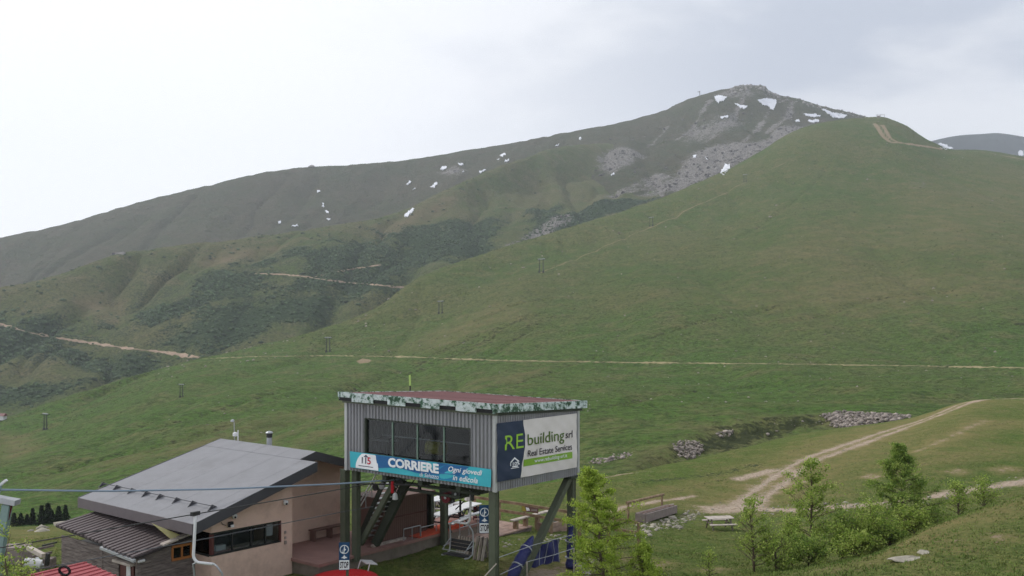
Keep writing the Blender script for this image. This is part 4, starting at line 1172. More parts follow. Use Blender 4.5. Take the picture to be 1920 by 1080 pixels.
# ---- long banner on the front
def fq(px, py, a): b, z = FA(px, py, a); return Lc(a, b, z)
sgA = -0.13
wr1 = lambda s, t: 0.008 * math.sin(9 * s + 3 * t) + 0.006 * math.sin(31 * s - 5 * t)
mp1 = quad_map(fq(656, 846, sgA), fq(921, 880, sgA), fq(657, 876, sgA), fq(920, 914, sgA), -D2, wr1)
ban = thing('long_banner', mp1(0.5, 0.0, 0), 'long teal and blue newspaper banner below the station window', 'banner')
grid_patch('cloth', 0, 1, 0, 1, mp1, 'ink_teal', ban, 0.0, 60, 6)
def curve_poly(n=14): return [(0.205 + 0.0, 1.0)]
patch('blue_field', [(0.20, 0.985)] + [(0.20 + 0.66 * k / 20, 0.985) for k in range(1, 21)] + [(0.80, 0.5)] + [(0.83 - 0.6 * k / 20, 0.30 + 0.09 * math.sin(k * 0.5) - 0.10 * k / 20 + 0.05) for k in range(1, 21)] + [(0.215, 0.25)], mp1, 'ink_blue', ban, 0.011)
patch('blue_field', [(0.56, 0.06), (0.62, 0.03), (0.78, 0.03), (0.86, 0.4), (0.84, 0.97), (0.72, 0.985), (0.62, 0.6)], mp1, 'ink_blue2', ban, 0.009)
patch('logo_field', [(0.045, 0.03)] + [(0.045 + 0.175 * (0.5 - 0.5 * math.cos(math.pi * k / 14)), 0.03 + 0.93 * min(1, 1.25 * math.sin(math.pi * min(0.5, k / 14 * 0.8)))) for k in range(1, 12)] + [(0.215, 0.6), (0.223, 0.03)], mp1, 'ink_white', ban, 0.013)
letter('numeral', '11', mp1, (0.095, 0.130, 0.36, 0.74), 'ink_grey', ban, 0.018, 0.03)
letter('numeral', '5', mp1, (0.138, 0.165, 0.34, 0.78), 'ink_red', ban, 0.018, 0.02)
patch('arrow', [(0.108, 0.76), (0.148, 0.76), (0.128, 0.93)], mp1, 'ink_grey', ban, 0.018)
patch('underline', [(0.07, 0.17), (0.19, 0.17), (0.19, 0.22), (0.07, 0.22)], mp1, 'ink_grey', ban, 0.018)
letter('lettering', 'CORRIERE', mp1, (0.295, 0.66, 0.36, 0.93), 'ink_white', ban, 0.02, 0.045, space=0.98)
letter('lettering', 'di Saluzzo', mp1, (0.525, 0.66, 0.06, 0.30), 'ink_white', ban, 0.02, 0.0, 0.2)
letter('lettering', 'Ogni giovedì', mp1, (0.725, 0.945, 0.50, 0.88), 'ink_white', ban, 0.02, 0.012, 0.25)
letter('lettering', 'in edicola', mp1, (0.755, 0.92, 0.12, 0.44), 'ink_white', ban, 0.02, 0.012, 0.25)

# ---- estate-agent banner on the side
def sq(px, py, b): a, z = FB(px, py, b); return Lc(a, b, z)
sgB = -0.09
wr2 = lambda s, t: 0.012 * math.sin(6 * s + 11 * t) * (1 - t) + 0.010 * math.sin(17 * s - 9 * t) + 0.006 * math.sin(40 * s + 25 * t)
mp2 = quad_map(sq(931, 794, sgB), sq(1081, 775, sgB), sq(931, 904, sgB), sq(1082, 876, sgB), -D1, wr2)
ban2 = thing('side_banner', mp2(0.5, 0.0, 0), 'white and navy estate agency banner on the station side', 'banner')
grid_patch('cloth', 0, 1, 0, 1, mp2, 'ink_cream', ban2, 0.0, 60, 30)
nv = [(0.0, 0.0), (0.265, 0.0), (0.28, 0.2), (0.31, 0.5), (0.325, 0.72), (0.30, 0.9), (0.295, 1.0), (0.0, 1.0)]
vs, fs = [], []
for j in range(31):
    t = j / 30
    ys = [0.0, 0.2, 0.5, 0.72, 0.9, 1.0]; xs = [0.265, 0.28, 0.31, 0.325, 0.30, 0.295]
    e = float(np.interp(t, ys, xs))
    for i in range(17): vs.append(mp2(0.002 + (e - 0.002) * i / 16, t, 0.008))
for j in range(30):
    for i in range(16): fs.append((j * 17 + i, j * 17 + i + 1, (j + 1) * 17 + i + 1, (j + 1) * 17 + i))
MB().add(vs, fs).build('navy_field', M['ink_navy'], ban2, smooth=True)
letter('lettering', 'RE', mp2, (0.085, 0.295, 0.52, 0.77), 'ink_lime', ban2, 0.02, 0.0)
letter('lettering', 'building', mp2, (0.345, 0.815, 0.48, 0.74), 'ink_olive', ban2, 0.02, 0.006)
letter('lettering', 'srl', mp2, (0.835, 0.935, 0.565, 0.70), 'ink_dark', ban2, 0.02, 0.006)
letter('lettering', 'Real Estate Services', mp2, (0.345, 0.925, 0.345, 0.46), 'ink_dark', ban2, 0.02, 0.008)
grid_patch('green_bar', 0.30, 0.925, 0.185, 0.305, mp2, 'ink_green', ban2, 0.012, 30, 4)
letter('lettering', 'www.rebuilding-srl.it', mp2, (0.43, 0.85, 0.20, 0.288), 'ink_white', ban2, 0.022, 0.006)
patch('house_icon', [(0.145, 0.30), (0.195, 0.375), (0.245, 0.30), (0.235, 0.29), (0.195, 0.345), (0.155, 0.29)], mp2, 'ink_white', ban2, 0.02)
letter('lettering', '110%', mp2, (0.145, 0.25, 0.235, 0.295), 'ink_white', ban2, 0.02, 0.02)
patch('icon_base', [(0.165, 0.205), (0.225, 0.205), (0.225, 0.228), (0.165, 0.228)], mp2, 'ink_white', ban2, 0.02)
patch('icon_base', [(0.15, 0.185), (0.24, 0.185), (0.24, 0.196), (0.15, 0.196)], mp2, 'ink_white', ban2, 0.02)
# ------------------------------------------------------------------ ticket hut with the big grey roof
plain('roof_membrane', lin(136, 136, 139), 0.85, var=0.07, scale=1.2, dirt=lin(112, 111, 111), dirt_amt=0.6, bump=0.1, bscale=40)
plain('fascia_brown', lin(104, 96, 98), 0.6, var=0.08)
plain('fascia_dark', lin(74, 74, 78), 0.6, var=0.08)
plain('pink_render', lin(212, 184, 168), 0.9, var=0.05, scale=1.5, dirt=lin(150, 126, 112), dirt_amt=0.5, bump=0.15, bscale=60)
plain('terracotta', lin(150, 116, 108), 0.85, var=0.12, scale=1.6, dirt=lin(120, 96, 90), dirt_amt=0.5)
plain('concrete', lin(128, 118, 108), 0.95, var=0.2, scale=2.0, dirt=lin(86, 88, 66), dirt_amt=0.6, bump=0.3, bscale=12)
plain('window_frame_red', lin(92, 52, 48), 0.6)
plain('window_frame_dark', lin(44, 46, 44), 0.6)
plain('brown_sheet', lin(112, 86, 78), 0.6, var=0.1, scale=1.5)
plain('rib_brown', lin(98, 88, 88), 0.6, var=0.12, scale=2.0)
plain('rib_valley', lin(52, 47, 47), 0.7, var=0.15)
plain('orange_wood', lin(170, 110, 60), 0.7, var=0.1)
plain('cream_panel', lin(212, 204, 150), 0.8, var=0.08)
plain('orange_mat', lin(196, 84, 56), 0.85, var=0.08)
plain('blue_pad', lin(46, 50, 98), 0.6, var=0.15, scale=4, bump=0.3, bscale=10)
plain('red_cloth', lin(196, 34, 40), 0.65, var=0.08)
plain('red_sheet', lin(158, 78, 82), 0.7, var=0.12, scale=1.5)
plain('stone_grey', lin(140, 128, 124), 0.9, var=0.2, scale=4, bump=0.3)
plain('teal_steel', lin(120, 142, 138), 0.5, var=0.1)
ramp_mat('old_wood', [(0.3, lin(82, 74, 72)), (0.5, lin(116, 106, 102)), (0.7, lin(146, 136, 130))], 2.2, 0.9, stretch=(1, 1, 9), bump=0.2)
ramp_mat('deck_wood', [(0.3, lin(130, 108, 98)), (0.5, lin(158, 134, 122)), (0.7, lin(180, 158, 144))], 2.0, 0.9, bump=0.15)
ramp_mat('rail_wood', [(0.3, lin(112, 92, 74)), (0.5, lin(142, 120, 98)), (0.7, lin(168, 146, 122))], 3.0, 0.9, bump=0.2)
ramp_mat('pale_wood', [(0.3, lin(150, 140, 130)), (0.5, lin(178, 168, 158)), (0.7, lin(200, 190, 180))], 3.0, 0.85)

VB = 7.6
aF, zF = FB(362, 985, VB); aE, zE = FB(594, 867, VB)
bA = FA(147, 932, aF)[0]
bD = FA(562, 861, aE)[0]
aC, zC = FB(592, 847, bD)
aR, zR = FB(648, 861, bD)
zA_ = FA(147, 932, aF)[1]
zF = (zF + zA_) / 2
slope = (zC - zF) / (aC - aF)
rz = lambda a: zF + slope * (a - aF)
rs = (zR - zC) / (aR - aC)
aR2 = aR + 1.6
hb = Lc(-3.4, 10.5, 0)
hut = thing('ticket_hut', (hb.x, hb.y, gz(hb)), 'pink rendered hut with a large grey sloping roof beside the station', 'hut')
roofp = MB()
TK = 0.10
def slab(mb, a0, a1, b0, b1, zfun, t0, t1):
    return mb.hexa([Lc(a0, b0, zfun(a0) - t1), Lc(a1, b0, zfun(a1) - t1), Lc(a1, b1, zfun(a1) - t1), Lc(a0, b1, zfun(a0) - t1),
                    Lc(a0, b0, zfun(a0) - t0), Lc(a1, b0, zfun(a1) - t0), Lc(a1, b1, zfun(a1) - t0), Lc(a0, b1, zfun(a0) - t0)])
slab(roofp, aF + 0.05, aE - 0.03, VB + 0.05, bA - 0.05, rz, 0.05, 0.22)
slab(roofp, aE - 0.03, aC, bD + 0.05, bA - 0.05, rz, 0.05, 0.22)
rzr = lambda a: zC + rs * (a - aC)
slab(roofp, aC, aR2, bD + 0.05, bA - 0.05, rzr, 0.05, 0.22)
roofo = roofp.build('roof', M['fascia_dark'], hut)
NS = 9
for i in range(NS):                                           # strips of roofing felt, lapped
    b0 = VB + (bA - VB) * i / NS; b1 = VB + (bA - VB) * (i + 1) / NS
    up_ = 0.004 * (i % 2)
    slab(MB(), aF, aE, b0, b1 - 0.001, rz, -up_, 0.049).build('roof_sheet', M['roof_membrane'], roofo)
    c0 = max(b0, bD)
    if b1 > bD + 0.05:
        slab(MB(), aE + 0.004, aC, c0, b1 - 0.004, rz, -0.012 - up_, 0.049).build('roof_sheet', M['roof_membrane'], roofo)
        slab(MB(), aC + 0.004, aR2, c0, b1 - 0.004, rzr, -0.012 - up_, 0.049).build('roof_sheet', M['roof_membrane'], roofo)
FH = 0.36
for i in range(3):
    b0 = VB + (bA - VB) * i / 3; b1 = VB + (bA - VB) * (i + 1) / 3
    mb = MB().hexa([Lc(aF - 0.03, b0 + 0.003, zF - FH + 0.02), Lc(aF, b0 + 0.003, zF - FH + 0.02), Lc(aF, b1 - 0.003, zF - FH + 0.02), Lc(aF - 0.03, b1 - 0.003, zF - FH + 0.02),
                    Lc(aF - 0.03, b0 + 0.003, zF + 0.01), Lc(aF, b0 + 0.003, zF + 0.01), Lc(aF, b1 - 0.003, zF + 0.01), Lc(aF - 0.03, b1 - 0.003, zF + 0.01)])
    mb.build('eave_fascia', M['fascia_brown'], roofo)
def verge(a0, a1, b, zf, h):
    return MB().hexa([Lc(a0, b - 0.035, zf(a0) - h), Lc(a1, b - 0.035, zf(a1) - h), Lc(a1, b - 0.002, zf(a1) - h), Lc(a0, b - 0.002, zf(a0) - h),
                      Lc(a0, b - 0.035, zf(a0) + 0.015), Lc(a1, b - 0.035, zf(a1) + 0.015), Lc(a1, b - 0.002, zf(a1) + 0.015), Lc(a0, b - 0.002, zf(a0) + 0.015)]).build('verge_fascia', M['fascia_dark'], roofo)
verge(aF - 0.03, aE, VB, rz, FH)
verge(aE, aC, bD, rz, 0.33); verge(aC, aR2, bD, rzr, 0.33)
verge(aF, aC, bA + 0.037, rz, FH)
# snow guards along the lower roof
ag = aF + 0.9
for _ in range(30):
    b_, z_ = FA(290, 933, ag)
    ag += (z_ - rz(ag)) * 0.4
gpx = [192, 218, 246, 273, 299, 330, 360, 397]
gb = [FA(p, 930, ag)[0] for p in gpx]
for b in gb:
    z = rz(ag)
    poly = [Lc(ag - 0.16, b, rz(ag - 0.16) + 0.012), Lc(ag + 0.22, b, rz(ag + 0.22) + 0.012), Lc(ag + 0.02, b, z + 0.17)]
    MB().prism(poly, D1 * 0.03).build('snow_guard', M['fascia_dark'], roofo)
MB().tube([Lc(ag + 0.02, gb[-1] - 0.1, rz(ag) + 0.12), Lc(ag + 0.02, gb[0] + 0.1, rz(ag) + 0.12)], 0.014, 6).build('guard_rail', M['fascia_dark'], roofo)
# walls
bK = 8.07
aK = FB(548, 1000, bK)[0]; aJ = FB(396, 1000, bK)[0]
zg = gz(Lc(-3, 8, 0)) - 0.4
w_l, wt = FB(398, 999, bK); w_r, wt2 = FB(527, 976, bK); _, wbt = FB(398, 1042, bK); _, wb2 = FB(528, 1017, bK)
wt, wbt = (wt + wt2) / 2, (wbt + wb2) / 2
und = lambda a: rz(a) - 0.22
def wallb(poly, b, th=0.2, name='wall', mat='pink_render', par=None):
    return MB().prism([Lc(a, b, z) for a, z in poly], D1 * th + UP * (SB * th)).build(name, M[mat], par or hut)
wallb([(aJ, zg), (aK, zg), (aK, wbt), (aJ, wbt)], bK)
wallb([(w_r, wbt), (aK, wbt), (aK, und(aK)), (w_r, und(w_r))], bK)
wallb([(aJ, wt), (w_r, wt), (w_r, und(w_r)), (aJ, und(aJ))], bK)
bS_ = FA(366, 1000, aJ)[0]
def walla(b0, b1, z0, z1, a, name='wall'):
    return lbox(MB(), a, a + 0.2, b0, b1, z0, z1).build(name, M['pink_render'], hut)
walla(bK + 0.203, 13.6, zg, wbt, aJ); walla(bK + 0.203, 13.6, wt, und(aJ) , aJ); walla(bS_ + 1.2, 13.6, wbt, wt, aJ)
B2 = 9.8
wallb([(aJ + 0.21, zg), (aC, zg), (aC, und(aC) - 0.0), (aJ + 0.21, und(aJ + 0.21))], B2 + 3.6)
wallb([(aK - 0.19, zg), (aR2 - 0.3, zg), (aR2 - 0.3, rzr(aR2 - 0.3) - 0.22), (aC, und(aC)), (aK - 0.19, und(aK - 0.19))], B2)
MB().prism([Lc(aK - 0.2, b, z) for b, z in ((bK + 0.203, zg), (B2 - 0.003, zg), (B2 - 0.003, und(aK - 0.2)), (bK + 0.203, und(aK - 0.2)))], D2 * 0.19).build('wall', M['pink_render'], hut)
# long window round the corner
wf = wallb([(w_r - 0.05, wbt), (w_r, wbt), (w_r, wt), (w_r - 0.05, wt)], bK - 0.012, 0.1, 'window', 'window_frame_red')
wallb([(aJ, wbt), (w_r - 0.05, wbt), (w_r - 0.05, wbt + 0.05), (aJ, wbt + 0.05)], bK - 0.01, 0.1, 'sill', 'window_frame_dark', wf)
wallb([(aJ, wt - 0.05), (w_r - 0.05, wt - 0.05), (w_r - 0.05, wt), (aJ, wt)], bK - 0.008, 0.1, 'frame', 'window_frame_dark', wf)
lbox(MB(), aJ - 0.01, aJ + 0.1, bK - 0.012, bK + 0.1, wbt + 0.051, wt - 0.051).build('corner_post', M['window_frame_red'], wf)
cut = [aJ + 0.1] + [FB(p, 1010, bK)[0] for p in (437, 472, 499)] + [w_r - 0.05]
for a0, a1 in zip(cut[:-1], cut[1:]):
    lbox(MB(), a0 + 0.02, a1 - 0.02, bK + 0.05, bK + 0.058, wbt + 0.05, wt - 0.05).build('pane', M['glass'], wf)
for a0 in cut[1:-1]:
    lbox(MB(), a0 - 0.025, a0 + 0.025, bK + 0.02, bK + 0.09, wbt + 0.05, wt - 0.05).build('mullion', M['window_frame_dark'], wf)
lbox(MB(), aJ + 0.05, aJ + 0.058, bK + 0.1, bS_ + 1.2, wbt, wt).build('pane', M['glass'], wf)
lbox(MB(), aJ - 0.005, aJ + 0.1, bK + 0.102, bS_ + 1.2, wbt - 0.03, wbt + 0.03).build('sill', M['window_frame_dark'], wf)
lbox(MB(), aJ + 0.3, aK - 0.6, bK + 0.35, bK + 0.75, wbt - 0.1, wbt + 0.02).build('counter', M['pale_wood'], hut)
lbox(MB(), w_r - 0.5, w_r - 0.2, bK + 0.22, bK + 0.23, wbt + 0.25, wt - 0.06).build('notice', M['white_paint'], hut)
lbox(MB(), aJ + 0.5, aJ + 0.9, bK + 0.4, bK + 0.6, wbt + 0.025, wbt + 0.2).build('till', M['white_paint'], hut)
lbox(MB(), aJ + 0.22, aK - 0.21, bK + 1.9, bK + 1.98, zg + 0.3, und(aJ) - 0.05).build('partition', M['room_grey'], hut)
lbox(MB(), aJ + 0.22, aK - 0.21, bK + 0.21, bK + 1.89, zg + 0.3, zg + 0.5).build('floor', M['dark_steel'], hut)
# chimney and weather mast behind the ridge
cb = FA(505, 832, aC + 0.5)[0]; ct = FA(505, 808, aC + 0.5)[1]; cz = rzr(aC + 0.5)
chim = thing('flue', Lc(aC + 0.5, cb, cz), 'short metal chimney flue with a dark cowl behind the hut ridge', 'chimney')
MB().lathe(Lc(aC + 0.5, cb, cz + 0.0), [(0.11, -0.3), (0.11, ct - cz - 0.28)], 12).build('pipe', M['galvanised'], chim)
MB().lathe(Lc(aC + 0.5, cb, ct - 0.28), [(0.10, 0), (0.12, 0.02), (0.12, 0.17)], 12).build('cowl', M['dark_steel'], chim)
MB().lathe(Lc(aC + 0.5, cb, ct - 0.10), [(0.15, 0), (0.16, 0.03), (0.1, 0.08), (0.02, 0.1)], 12).build('cap', M['galvanised'], chim)
wa = aC + 0.4; cb, cz = FA(440, 822, wa); ct = FA(437, 787, wa)[1]
wm = thing('weather_mast', Lc(wa, cb, cz), 'thin weather mast with white instruments on the hut roof', 'mast')
MB().tube([Lc(wa, cb, cz - 0.4), Lc(wa, cb + 0.04, ct - 0.1)], 0.018, 6).build('pole', M['galvanised'], wm)
MB().lathe(Lc(wa, cb - 0.03, cz + 0.08), [(0.03, 0), (0.1, 0.03), (0.1, 0.16), (0.03, 0.2)], 10).build('sensor_box', M['white_paint'], wm)
MB().lathe(Lc(wa - 0.05, cb + 0.08, ct - 0.1), [(0.02, 0), (0.09, 0.03), (0.07, 0.1), (0.02, 0.12)], 10).build('sensor_head', M['galvanised'], wm)
MB().tube([Lc(wa, cb - 0.22, cz - 0.1), Lc(wa, cb - 0.22, cz + 0.38)], 0.025, 6).build('antenna', M['white_paint'], wm)
# cameras and lamp on the hut wall
def domecam(px_, py_, label):
    a, z = FB(px_, py_, bK - 0.12)
    t = thing('dome_camera', Lc(a, bK - 0.1, z), label, 'camera', 'white cameras on the hut and station')
    MB().lathe(Lc(a, bK - 0.12, z - 0.02), [(0.03, -0.08), (0.08, -0.06), (0.095, 0.0), (0.085, 0.07), (0.03, 0.10)], 14).build('shell', M['white_paint'], t, smooth=True)
    MB().lathe(Lc(a - 0.03, bK - 0.19, z - 0.04), [(0.01, -0.04), (0.04, -0.02), (0.04, 0.03), (0.01, 0.04)], 10).build('lens', M['black_rubber'], t)
    MB().bar(Lc(a, bK - 0.12, z + 0.06), Lc(a, bK, z + 0.06), 0.04, 0.04).build('bracket', M['white_paint'], t)
domecam(536, 942, 'white dome camera high on the pink wall near its right corner')
domecam(440, 967, 'white dome camera under the roof edge above the hut window')
a, z = FB(432, 983, bK - 0.12)
fl = thing('floodlight', Lc(a, bK - 0.05, z), 'small black and white floodlight above the hut window', 'floodlight')
MB().box(Lc(a, bK - 0.14, z), 0.16, 0.1, 0.17, D2, D1, UP).build('body', M['black_rubber'], fl)
MB().box(Lc(a + 0.02, bK - 0.2, z - 0.05), 0.13, 0.03, 0.09, D2, D1, UP).build('lens', M['white_paint'], fl)
MB().tube([Lc(a - 0.1, bK - 0.02, z - 0.04), Lc(a - 0.25, bK - 0.03, z + 0.02), Lc(a - 0.3, bK - 0.02, z + 0.1)], 0.012, 5).build('cable', M['black_rubber'], fl)
for dz, s in ((0, 0.07), (-0.2, 0.06), (-0.38, 0.09)):
    a, z = FB(535, 998, bK - 0.03)
    tag(MB().box(Lc(a, bK - 0.03, z + dz), s, 0.05, s * 1.3, D2, D1, UP).build('switch_box', M['stone_grey'], loc=Lc(a, bK, z + dz)),
        {0: 'topmost of three small switch boxes right of the hut window', -0.2: 'middle of three small switch boxes right of the hut window', -0.38: 'lowest and largest of three small switch boxes right of the hut window'}[dz], 'switch box', 'switch boxes on the hut wall')

# ------------------------------------------------------------------ terrace, its wall and what stands on it
TZ = 1.62
ter = lbox(MB(), -1.6, 9.5, 6.7, B2, TZ - 0.12, TZ).build('terrace', M['terracotta']); ter['kind'] = 'structure'
lbox(MB(), -1.66, 9.5, 6.62, 6.72, TZ - 0.10, TZ + 0.015).build('coping', M['terracotta'], ter)
lbox(MB(), -1.66, -1.58, 6.72, bK, TZ - 0.10, TZ + 0.015).build('coping', M['terracotta'], ter)
rw = lbox(MB(), -1.55, 9.45, 6.75, B2, TZ - 1.6, TZ - 0.121).build('retaining_wall', M['concrete']); rw['kind'] = 'structure'
tag(lbox(MB(), FB(700, 1012, 7.0)[0], FB(762, 990, 7.0)[0], 7.0, 7.14, TZ, TZ + 0.09).build('timber_beam', M['pale_wood'], loc=Lc(1, 7, TZ)), 'pale timber beam lying along the terrace edge below the stairs', 'beam')

bench = thing('wall_bench', Lc(1.0, B2 - 0.35, TZ), 'brown bench against the shaded pink wall', 'bench')
a0, a1 = FB(584, 1000, B2 - 0.3)[0], FB(648, 985, B2 - 0.3)[0]
lbox(MB(), a0, a1, B2 - 0.45, B2 - 0.12, TZ + 0.42, TZ + 0.47).build('seat', M['brown_sheet'], bench)
for a in (a0 + 0.05, (a0 + a1) / 2, a1 - 0.15):
    lbox(MB(), a, a + 0.09, B2 - 0.42, B2 - 0.15, TZ, TZ + 0.42).build('leg', M['brown_sheet'], bench)

# brown corrugated kiosk below the cabin
KB = 7.25
ka0, ka1 = FB(718, 960, KB)[0], FB(800, 960, KB)[0]
kz = FB(770, 930, KB)[1]
kio = thing('corrugated_kiosk', Lc((ka0 + ka1) / 2, KB + 0.8, TZ), 'brown corrugated metal kiosk under the station cabin', 'kiosk')
corrugated(lambda s, z, o: Lc(s, KB - o, z), ka0, ka1, TZ, kz, 0.135, 0.03).build('wall', M['brown_sheet'], kio)
lbox(MB(), ka0, ka1, KB + 0.02, KB + 1.6, TZ, kz - 0.005).build('body', M['brown_sheet'], kio)
lbox(MB(), ka0 - 0.05, ka1 + 0.5, KB - 0.1, KB + 1.7, kz, kz + 0.09).build('roof', M['brown_sheet'], kio)
lbox(MB(), ka1 + 0.004, ka1 + 0.24, KB + 0.1, KB + 1.5, TZ, kz - 0.004).build('door', M['dark_steel'], kio)
lbox(MB(), ka1 + 0.26, ka1 + 0.46, KB - 0.05, KB + 0.15, TZ, kz - 0.003).build('post', M['dark_green'], kio)
lbox(MB(), ka0, ka1, KB - 0.06, KB - 0.035, TZ + 0.95, TZ + 1.0).build('batten', M['window_frame_red'], kio)

o0, o1 = FZ(788, 1010, TZ), FZ(846, 985, TZ)
mat_o = MB().hexa([Lc(o0[0], o0[1], TZ + 0.004), Lc(o1[0], o0[1], TZ + 0.004), Lc(o1[0], o0[1] + 0.7, TZ + 0.004), Lc(o0[0], o0[1] + 0.7, TZ + 0.004),
                   Lc(o0[0], o0[1], TZ + 0.03), Lc(o1[0], o0[1], TZ + 0.22), Lc(o1[0], o0[1] + 0.7, TZ + 0.22), Lc(o0[0], o0[1] + 0.7, TZ + 0.03)]).build('ramp_mat', M['orange_mat'], loc=Lc(o0[0], o0[1], TZ))
tag(mat_o, 'orange matting ramp at the terrace edge right of the kiosk', 'ramp')
def railing(a0, a1, b, z, h, n, label, mids=1):
    t = thing('tube_railing', Lc((a0 + a1) / 2, b, z), label, 'railing', 'tube railings on the terrace')
    MB().tube([Lc(a0, b, z + h), Lc(a1, b, z + h)], 0.022, 6).build('top_rail', M['galvanised'], t)
    for k in range(mids):
        MB().tube([Lc(a0, b, z + h * (k + 1) / (mids + 1)), Lc(a1, b, z + h * (k + 1) / (mids + 1))], 0.016, 6).build('mid_rail', M['galvanised'], t)
    for k in range(n):
        a = a0 + (a1 - a0) * k / (n - 1)
        MB().tube([Lc(a, b, z), Lc(a, b, z + h)], 0.022, 6).build('post', M['galvanised'], t)
railing(FB(789, 1000, 6.78)[0], FB(818, 990, 6.78)[0], 6.78, TZ, 0.42, 2, 'low tube railing where the orange ramp begins', 0)
railing(FB(757, 1000, 6.85)[0], FB(788, 1000, 6.85)[0], 6.85, TZ, 0.5, 3, 'low tube railing in front of the corrugated kiosk', 0)
railing(FB(815, 950, 8.2)[0], FB(862, 940, 8.2)[0], 8.2, TZ, 1.0, 3, 'tall tube railing in front of the terrace tables', 1)

def table_template(name, top_mat, leg_mat, L=1.7):
    t = bpy.data.objects.new(name, None); COL.objects.link(t); BASE[t] = Vector((0, 0, 0))
    for k in range(4):
        MB().box((0, -0.3 + 0.2 * k, 0.73), L, 0.19, 0.04).build('plank', M[top_mat], t)
    for y in (-0.66, 0.66):
        MB().box((0, y, 0.44), L, 0.26, 0.04).build('bench_seat', M[top_mat], t)
    for x in (-L * 0.36, L * 0.36):
        for s in (-1, 1):
            MB().bar((x, s * 0.62, 0.0), (x, s * 0.2, 0.71), 0.07, 0.05).build('leg', M[leg_mat], t)
        MB().bar((x, -0.75, 0.40), (x, 0.75, 0.40), 0.05, 0.06).build('crossbar', M[leg_mat], t)
    return t
ang2 = math.atan2(D2.y, D2.x)
tbl0 = table_template('picnic_table', 'white_paint', 'dark_steel')
first = True
for (px_, py_, lab, rot) in ((838, 970, 'white topped picnic table nearest the kiosk on the terrace', 0.1), (872, 958, 'white topped picnic table below the closed parasol', 0.0), (826, 943, 'white topped picnic table farthest back on the terrace', 0.15)):
    t = tbl0 if first else copy_tree(tbl0)
    first = False
    a, b = FZ(px_, py_, TZ + 0.73 - 0.25)
    p = Lc(a, b, 0)
    t.location = (p.x, p.y, max(gz(p), min(TZ + SA * a + SB * b, 1.45)))
    t.rotation_euler = (0, 0, ang2 + rot)
    tag(t, lab, 'table', 'picnic tables on the terrace')
    # the terrace floor runs on under the far tables
par_a, par_b = FZ(878, 975, TZ - 0.25)
pp = Lc(par_a, par_b, 0); pz = TZ - 0.25 + SA * par_a + SB * par_b
par = thing('closed_parasol', (pp.x, pp.y, pz), 'closed white parasol standing among the terrace tables', 'parasol')
MB().lathe((pp.x, pp.y, pz), [(0.25, 0), (0.25, 0.06), (0.04, 0.1)], 14).build('base', M['concrete'], par)
MB().tube([(pp.x, pp.y, pz), (pp.x, pp.y, pz + 2.35)], 0.025, 8).build('pole', M['galvanised'], par)
MB().lathe((pp.x, pp.y, pz + 0.95), [(0.06, 0), (0.19, 0.05), (0.17, 0.5), (0.12, 1.0), (0.04, 1.38)], 9).build('canopy', M['ink_cream'], par)
dk_a, dk_b = FZ(863, 1000, TZ - 0.3)
pp = Lc(dk_a, dk_b, 0); dz_ = TZ - 0.3 + SA * dk_a + SB * dk_b
dp = thing('dark_post', (pp.x, pp.y, dz_), 'thin dark steel post with a crossbar in front of the tables', 'post')
MB().tube([(pp.x, pp.y, dz_), (pp.x, pp.y, dz_ + 1.55)], 0.05, 8).build('shaft', M['black_rubber'], dp)
MB().bar((pp.x - 0.22, pp.y, dz_ + 1.1), (pp.x + 0.2, pp.y, dz_ + 1.5), 0.05, 0.05).build('crossbar', M['black_rubber'], dp)
for (px_, py_, lab) in ((895, 975, 'dark red folding chair right of the closed parasol'), (857, 968, 'pale folding chair between the two near terrace tables'), (823, 958, 'pale folding chair left of the nearest terrace table'), (886, 968, 'pale folding chair at the right end of the parasol table'), (845, 955, 'dark folding chair behind the terrace tables')):
    a, b = FZ(px_, py_ + 12, TZ - 0.3); p = Lc(a, b, 0); z0 = TZ - 0.3 + SA * a + SB * b
    t = thing('folding_chair', (p.x, p.y, z0), lab, 'chair', 'folding chairs on the terrace')
    mt_ = M['dark_red'] if px_ == 895 else M['dark_steel'] if px_ == 845 else M['ink_cream']
    q = Vector((p.x, p.y, z0))
    MB().box(q + Vector((0, 0, 0.45)), 0.42, 0.4, 0.04).build('seat', mt_, t)
    MB().box(q + Vector((0, 0.2, 0.75)), 0.42, 0.04, 0.32).build('backrest', mt_, t)
    for sx in (-0.18, 0.18):
        MB().tube([q + Vector((sx, -0.18, 0)), q + Vector((sx, 0.2, 0.9))], 0.018, 6).build('leg', M['dark_steel'], t)
        MB().tube([q + Vector((sx, 0.2, 0)), q + Vector((sx, -0.16, 0.45))], 0.018, 6).build('leg', M['dark_steel'], t)

# ------------------------------------------------------------------ timber deck and its fence
DZ = 1.15
dA0 = FZ(845, 1022, DZ)[0]; dN = FZ(940, 1001, DZ); dC = FZ(1003, 987, DZ)
dB0 = (dN[1] + dC[1]) / 2; dA1 = dC[0]
dB1 = FA(858, 962, dA1)[0]
deck_b = Lc((dA0 + dA1) / 2, dB0 + 1, 0)
deck = thing('timber_deck', (deck_b.x, deck_b.y, gz(deck_b)), 'low timber deck of pinkish boards behind the station', 'deck')
nb_ = max(6, int((dB1 - dB0) / 0.32))
for k in range(nb_):
    b0 = dB0 + (dB1 - dB0) * k / nb_; b1 = dB0 + (dB1 - dB0) * (k + 1) / nb_
    lbox(MB(), dA0, dA1, b0 + 0.012, b1 - 0.012, DZ - 0.05, DZ + random.uniform(-0.006, 0.006)).build('board', M['deck_wood'], deck)
lbox(MB(), dA0, dA1, dB0 + 0.05, dB0 + 0.12, DZ - 0.9, DZ - 0.051).build('skirt', M['old_wood'], deck)
lbox(MB(), dA1 - 0.1, dA1, dB0 + 0.13, dB1, DZ - 0.9, DZ - 0.051).build('skirt', M['old_wood'], deck)
